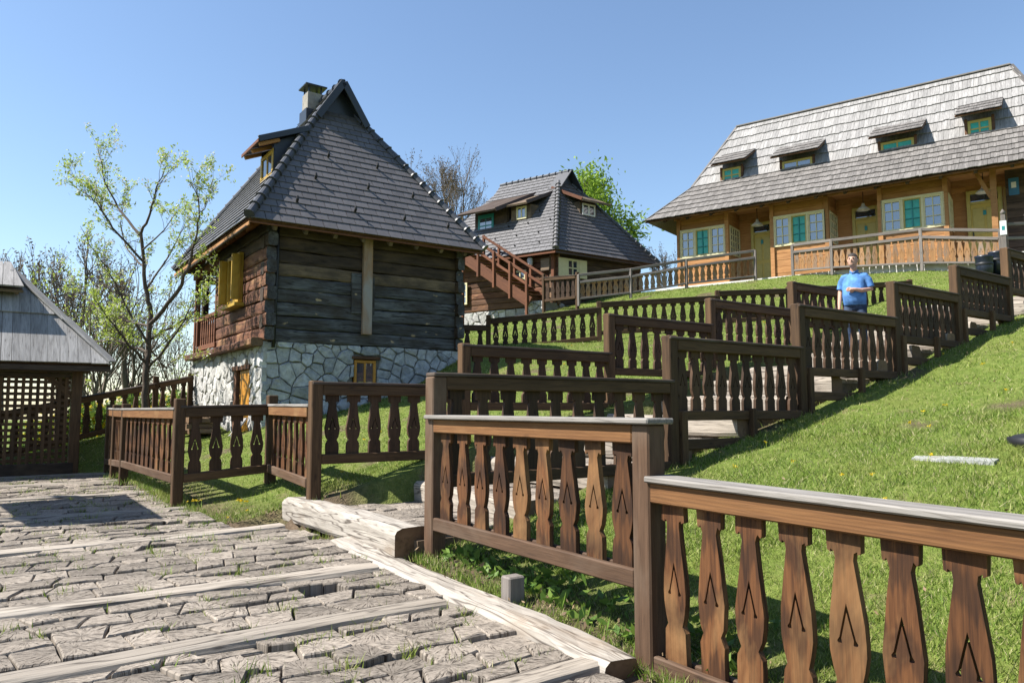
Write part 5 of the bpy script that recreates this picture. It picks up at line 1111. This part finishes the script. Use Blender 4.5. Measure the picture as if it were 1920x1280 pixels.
def seg_mesh(name, segs, mat, sel, base_k=8):
    vs = []; fs = []
    for pts, rads, lev in segs:
        if not sel(lev): continue
        v, f = tube(pts, rads, max(3, base_k - lev * 2), False); k = len(vs); vs += v; fs += [tuple(i + k for i in t) for t in f]
    return mesh(name, vs, fs, mat, True)
def leaf_mesh(name, cents, size, mat, seed, per=1, spread=.05, droop=0.):
    r_ = np.random.RandomState(seed); c = np.repeat(np.array(cents, float), per, 0); n = len(c); c = c + r_.normal(0, spread, c.shape)
    a = r_.normal(0, 1, (n, 3)); a /= np.linalg.norm(a, axis=1)[:, None]; b = r_.normal(0, 1, (n, 3)); b -= a * (a * b).sum(1)[:, None]; b /= np.linalg.norm(b, axis=1)[:, None]
    s_ = (size * r_.uniform(.6, 1.3, n))[:, None]
    v = np.stack([c - a * s_, c + b * s_ * .42, c + a * s_, c - b * s_ * .42], 1).reshape(-1, 3)
    f = np.arange(4 * n).reshape(n, 4)
    me = bpy.data.meshes.new(name); me.from_pydata(v.tolist(), [], f.tolist()); me.materials.append(MATS[mat])
    at = me.attributes.new('rnd', 'FLOAT', 'FACE'); at.data.foreach_set('value', r_.rand(n)); me.update(); return me
# apple tree with hand-laid limbs
ap = thing('apple_tree', 'young blossoming tree with fresh green leaves behind the path fence', 'tree', (-7.6, 15.6, -1.1))
def PX(px, py, d_): return ray(px, py) * d_
TD = 15.6; ra = random.Random(3); THIN = .66
limbs = [([(268, 872, 0), (271, 760, 0), (275, 690, 0), (278, 637, .05), (282, 592, .05), (272, 540, 0), (264, 436, -.1)], .12, .05),
         ([(265, 436, -.1), (282, 400, -.3), (293, 352, -.4), (313, 310, -.5)], .045, .01), ([(262, 440, -.1), (219, 388, .3), (179, 361, .5), (126, 323, .8)], .045, .01),
         ([(221, 390, .3), (197, 341, .2), (184, 277, .1)], .032, .008), ([(268, 490, 0), (210, 426, -.6), (182, 382, -.9), (157, 361, -1.1)], .04, .009),
         ([(280, 608, .05), (328, 555, -.4), (352, 506, -.6), (360, 478, -.6), (370, 435, -.7), (373, 372, -.7), (353, 339, -.8)], .07, .008), ([(372, 400, -.7), (385, 392, -.7), (400, 334, -.8)], .02, .007),
         ([(277, 637, .05), (330, 610, .5), (361, 588, .7), (420, 523, 1.1)], .05, .009), ([(278, 690, .0), (315, 645, -.5), (348, 600, -.8), (362, 560, -1.0)], .045, .01), ([(275, 680, 0), (243, 647, -.5), (214, 610, -.9), (176, 560, -1.2)], .05, .01),
         ([(281, 612, .05), (240, 602, .5), (194, 588, .8), (150, 550, 1.2), (135, 520, 1.4)], .045, .009), ([(276, 540, 0), (310, 490, .5), (338, 440, .7), (352, 400, .8)], .035, .008), ([(278, 645, .0), (230, 560, -.2), (200, 500, -.4), (165, 455, -.6)], .04, .009),
         ([(270, 500, 0), (240, 470, .6), (225, 420, 1.0), (235, 350, 1.2)], .03, .007), ([(266, 470, 0), (300, 440, -.9), (330, 400, -1.2)], .03, .007), ([(276, 660, 0), (225, 640, 1.0), (180, 640, 1.5), (150, 620, 1.8)], .04, .009), ([(276, 650, 0), (310, 690, .9), (345, 660, 1.3)], .03, .008)]
segs = []; tips = []
for pts_, r0, r1 in limbs:
    P3 = [PX(x, y, TD + dz) for x, y, dz in pts_]; n = len(P3); fine = []
    for i in range(n - 1):
        for q in range(4): fine.append(P3[i].lerp(P3[i + 1], q / 4) + Vector((ra.uniform(-1, 1), ra.uniform(-1, 1), ra.uniform(-1, 1))) * .02 * (1 if i + q else 0))
    fine.append(P3[-1]); m_ = len(fine); rr = [THIN * (r0 + (r1 - r0) * i / (m_ - 1)) for i in range(m_)]
    segs.append((fine, rr, 0)); tips.append((fine[-3:], (fine[-1] - fine[-2]).normalized()))
    trunk = pts_[0][1] > 800
    for i in range(3 if not trunk else 14, m_):
        for q in range(2 if not trunk else 1):
            if ra.random() < .6:
                dd = (fine[i] - fine[i - 1]).normalized(); a_ = Vector((ra.uniform(-1, 1), ra.uniform(-1, 1), ra.uniform(-.4, 1)))
                grow(segs, tips, ra, fine[i], (dd * .7 + a_ * .8).normalized(), ra.uniform(.18, .5), min(.008, rr[i] * .5), 2, 3, .7, .05, (1, 2), .6, .22, .7)
obj('trunk', seg_mesh('trunk', segs, 'bark', lambda l: True, 9), ap)
lc = []
for pts_, dd in tips:
    for i in range(1, len(pts_)): lc += [tuple(pts_[i])] * 2; lc.append(tuple(pts_[i].lerp(pts_[i - 1], .5)))
obj('crown', leaf_mesh('crown', [c_ for c_ in lc if ra.random() < .72], .036, 'leaf_apple', 5, 2, .04), ap)
bl = [c_ for c_ in lc if ra.random() < .14]; obj('blossom', leaf_mesh('blossom', bl, .028, 'petal_white', 6, 5, .035), ap)
# bare and budding trees down the slope on the left, and behind the houses
def bare(name, label, x, y, z, h_, seed, mat='bark_grey', lv=5, buds=True, grp='bare trees down the slope', lean=(0, 0), kids=(2, 3), budmat='bud_brown'):
    t_ = thing(name, label, 'tree', (x, y, z), grp); r_ = random.Random(seed); sg = []; tp = []
    grow(sg, tp, r_, Vector((x, y, z)), Vector((lean[0], lean[1], 1)).normalized(), h_ * .27, h_ * .015, 0, lv, .5, .1, kids, .7, .17, .74)
    obj('trunk', seg_mesh('trunk', sg, mat, lambda l: l <= 1), t_); obj('branches', seg_mesh('branches', sg, mat, lambda l: l > 1, 7), t_)
    if buds: obj('buds', leaf_mesh('buds', [tuple(p) for ps, dd in tp for p in ps[1:]], .06, budmat, seed, 1, .05), t_)['kind'] = 'stuff'
    return t_
bare('bare_tree', 'leafless tree behind the hut, leftmost of the bare trees', -18.3, 27, -4.6, 14.2, 11)
bare('bare_tree', 'leafless tree rising just right of the hut roof', -15.0, 26.5, -4.2, 13.5, 12, lv=6, lean=(.05, 0))
bare('bare_tree', 'leafless tree standing behind the left branches of the blossoming tree', -15.2, 31, -5, 14.5, 13)
bare('bare_tree', 'slender leafless tree seen between the blossoming tree and the log house', -13.4, 33, -5.6, 11.5, 14)
bare('bare_tree', 'low leafless tree beside the stone base, far down the slope', -11.0, 30, -3.5, 9.5, 15)
bare('budding_tree', 'budding tree with yellow-green leaves behind the hut post', -13.2, 24, -3.0, 9.5, 18, budmat='leaf_apple', grp=None)
bare('bare_tree', 'bare tree behind the right slope of the tiled log house roof', -3.5, 44, 3.0, 15.0, 36, grp=None, lv=6)
bare('bare_tree', 'thin bare sapling at the left end of the long house', 9.2, 44, 5.0, 6.0, 17, grp=None, lv=4)
gt = thing('leafy_tree', 'bright green leafy tree behind the brown hillside house', 'tree', (5.6, 44, 4)); r_ = random.Random(23); sg = []; tp = []
grow(sg, tp, r_, Vector((5.6, 44, 3.0)), Vector((-.03, 0, 1)), 4.6, .28, 0, 4, .55, .17, (2, 4), .66, .14, .69)
obj('trunk', seg_mesh('trunk', sg, 'bark', lambda l: True, 8), gt)
obj('crown', leaf_mesh('crown', [tuple(p) for ps, dd in tp for p in ps], .13, 'leaf_tree', 9, 17, .42), gt)

# ---------------------------------------------------------------- flowers, weeds, grass
def blades(name, px, py, pz, h_, w_, seed, mat='grass_blade', lean=.5):
    r_ = np.random.RandomState(seed); n = len(px); th = r_.uniform(0, 2 * np.pi, n); ph = r_.uniform(0, 2 * np.pi, n); ln_ = r_.uniform(.1, lean, n) * h_
    base = np.stack([px, py, pz], 1); side = np.stack([np.cos(th), np.sin(th), np.zeros(n)], 1) * (w_ / 2)[:, None]
    tip = base + np.stack([np.cos(ph) * ln_, np.sin(ph) * ln_, h_], 1); base[:, 2] -= .01
    v = np.stack([base - side, base + side, tip], 1).reshape(-1, 3)
    me = bpy.data.meshes.new(name); me.vertices.add(3 * n); me.vertices.foreach_set('co', v.ravel().astype(np.float32)); me.loops.add(3 * n); me.loops.foreach_set('vertex_index', np.arange(3 * n, dtype=np.int32))
    me.polygons.add(n); me.polygons.foreach_set('loop_start', np.arange(0, 3 * n, 3, dtype=np.int32)); me.update(calc_edges=True); me.materials.append(MATS[mat])
    at = me.attributes.new('rnd', 'FLOAT', 'FACE'); at.data.foreach_set('value', r_.rand(n).astype(np.float32)); return tag(obj(name, me), kind='stuff')
NB = 900000; rr_ = np.concatenate([npr.uniform(1.6, 34, NB - 330000), npr.uniform(1.6, 9.5, 330000)]); tt = npr.uniform(-.85, .85, NB); bx = rr_ * np.sin(tt); by = rr_ * np.cos(tt); ba, bb_ = to_ab(bx, by)
def inside(poly, x, y):
    c_ = np.ones(len(x), bool)
    for i in range(len(poly)): a_, b_2 = poly[i], poly[(i + 1) % len(poly)]; c_ &= ((b_2[0] - a_[0]) * (y - a_[1]) - (b_2[1] - a_[1]) * (x - a_[0])) > 0
    return c_
mainp = [tuple(L(0, 0, 0))[:2], tuple(L(4.55, 0, 0))[:2], tuple(L(4.55, 6.2, 0))[:2], tuple(L(0, 6.2, 0))[:2]]
midp = [tuple(Mh(.5, .5, 0))[:2], tuple(Mh(.5, 5.3, 0))[:2], tuple(Mh(7.3, 5.3, 0))[:2], tuple(Mh(7.3, .5, 0))[:2]]
lonp = [tuple(Q(10.5, .9, 0))[:2], tuple(Q(-4.4, .9, 0))[:2], tuple(Q(-4.4, -5.5, 0))[:2], tuple(Q(10.5, -5.5, 0))[:2]]
clump = np.sin(bx * 2.1 + np.sin(by * 1.7) * 1.3) * np.cos(by * 2.4 + np.sin(bx * 1.1)) + npr.normal(0, .5, NB)
keep = ~(on_path(ba, bb_) | on_stair(ba, bb_) | inside(mainp, bx, by) | inside(midp, bx, by) | inside(lonp, bx, by)) & ~((ba < .45) & (bb_ < 2.2) & (ba > -3.6) & (npr.rand(NB) < .72)) & ~((ba < -.35) & (bb_ > 2) & (bb_ < 9) & (ba > -.7) & (npr.rand(NB) < .6)) & (clump > -1.0) & ~inside([tuple(HP(5.3, .3, 0))[:2], tuple(HP(.5, .3, 0))[:2], tuple(HP(.5, 4, 0))[:2], tuple(HP(5.3, 4, 0))[:2]], bx, by)
keep &= ~((ba < -3.5) & (bb_ < 8.5))
keep &= ~((fbm(bx, by, 5, 3.2) > 1.25) & (npr.rand(NB) < .85)); keep &= ~((fbm(bx, by, 8, 7.) > 1.0) & (npr.rand(NB) < .6))
bx, by, rr_, ba, bb_ = bx[keep], by[keep], rr_[keep], ba[keep], bb_[keep]; bz = Hn(bx, by)
nb_ = len(bx); hh = (.014 + .026 * npr.rand(nb_)) * (1 + .012 * rr_) * np.where(npr.rand(nb_) < .04, 1.9, 1.0); ww_ = .0048 + .00058 * rr_
blades('grass', bx, by, bz, hh, ww_ * npr.uniform(.7, 1.3, nb_), 3, lean=1.7)
# tufts in the joints of the paving and at its edges
wx = []; wy = []; wz = []
for (a, b, z) in weeds:
    q = ab(a, b); n = rnd.randint(6, 26)
    for _ in range(n): wx.append(q.x + rnd.gauss(0, .035)); wy.append(q.y + rnd.gauss(0, .03)); wz.append(z - .03)
for _ in range(9000):
    e = rnd.random()
    if e < .5: b = rnd.uniform(-5.5, 2.2); a = .22 + abs(rnd.gauss(0, .12)) if b < 0 else .05 + rnd.gauss(0, .06)
    else: b = rnd.uniform(2.2, 9); a = -.62 + rnd.gauss(0, .09)
    if e < .5 and b > -.5: continue
    q = ab(a, b); wx.append(q.x); wy.append(q.y); wz.append(max(H(q.x, q.y), pathz(b) - .06))
for (px_, py_) in [N1, N0] + [pab(a_, -.8) for a_ in PA] + [pab(a_, 1.65) for a_ in QA] + [T1, T2, T3, T4, T5] + RF + [pab(.3, -2.0)] + [pab(r_k, -.95) for r_k in RIS]:
    for _ in range(90): q = Vector((px_ + rnd.gauss(0, .1), py_ + rnd.gauss(0, .1), 0)); wx.append(q.x); wy.append(q.y); wz.append(H(q.x, q.y) - .01)
for _ in range(5200):
    u_ = rnd.uniform(0, 4.6); q = L(u_, -.04 - abs(rnd.gauss(0, .06)), 0); wx.append(q.x); wy.append(q.y); wz.append(H(q.x, q.y) - .01)
wx, wy, wz = map(np.array, (wx, wy, wz)); blades('weeds', wx, wy, wz, npr.uniform(.035, .085, len(wx)), npr.uniform(.006, .014, len(wx)), 4, lean=1.1)
# broad-leaved plants under the nearest fence
q_ = []
for _ in range(230):
    p = ab(.42 + abs(rnd.gauss(0, .22)), rnd.uniform(-3.6, -.9)); q_.append((p.x, p.y, H(p.x, p.y) + rnd.uniform(.01, .09)))
tag(obj('ground_cover', leaf_mesh('ground_cover', q_, .05, 'leaf_bush', 31, 2, .02)), kind='stuff')
lit = []
for _ in range(260):
    a, b = rnd.uniform(.15, .6), rnd.uniform(-4.2, -.4); p = ab(a, b); lit.append((p.x, p.y, H(p.x, p.y) + .012))
for _ in range(160): p = Vector((rnd.uniform(1, 8), rnd.uniform(4, 12), 0)); lit.append((p.x, p.y, H(p.x, p.y) + .015))
tag(obj('leaf_litter', leaf_mesh('leaf_litter', lit, .022, 'leaf_litter', 33)), kind='stuff')
dl = []
for _ in range(230):
    x, y = rnd.uniform(-7, 12), rnd.uniform(3, 20); a, b = to_ab(x, y)
    if on_path(a, b) or on_stair(a, b): continue
    for k in range(5): dl.append((x + rnd.gauss(0, .008), y + rnd.gauss(0, .008), H(x, y) + .055))
for (x, y) in ((-3.85, 9.2), (-3.2, 8.95), (-3.1, 8.85), (-6.3, 13.2), (-7.3, 14.6), (-7.1, 15.2)):
    for k in range(16): dl.append((x + rnd.gauss(0, .035), y + rnd.gauss(0, .035), H(x, y) + .08))
tag(obj('dandelions', leaf_mesh('dandelions', dl, .014, 'petal_yellow', 41, 2, .006)), kind='stuff')
yb = []; gbush = []
for _ in range(1500):
    t = rnd.random(); x = -11.2 + 3.3 * t + rnd.gauss(0, .3); y = 17.2 + 3.6 * t + rnd.uniform(-.2, .9); z = H(x, y); zz = z + rnd.uniform(.05, .95)
    (yb if rnd.random() < .5 else gbush).append((x, y, zz))
tag(obj('yellow_flowers', leaf_mesh('yellow_flowers', yb, .055, 'petal_yellow', 51, 5, .06)), kind='stuff'); tag(obj('flower_foliage', leaf_mesh('flower_foliage', gbush, .1, 'leaf_bush', 52, 5, .12)), kind='stuff')
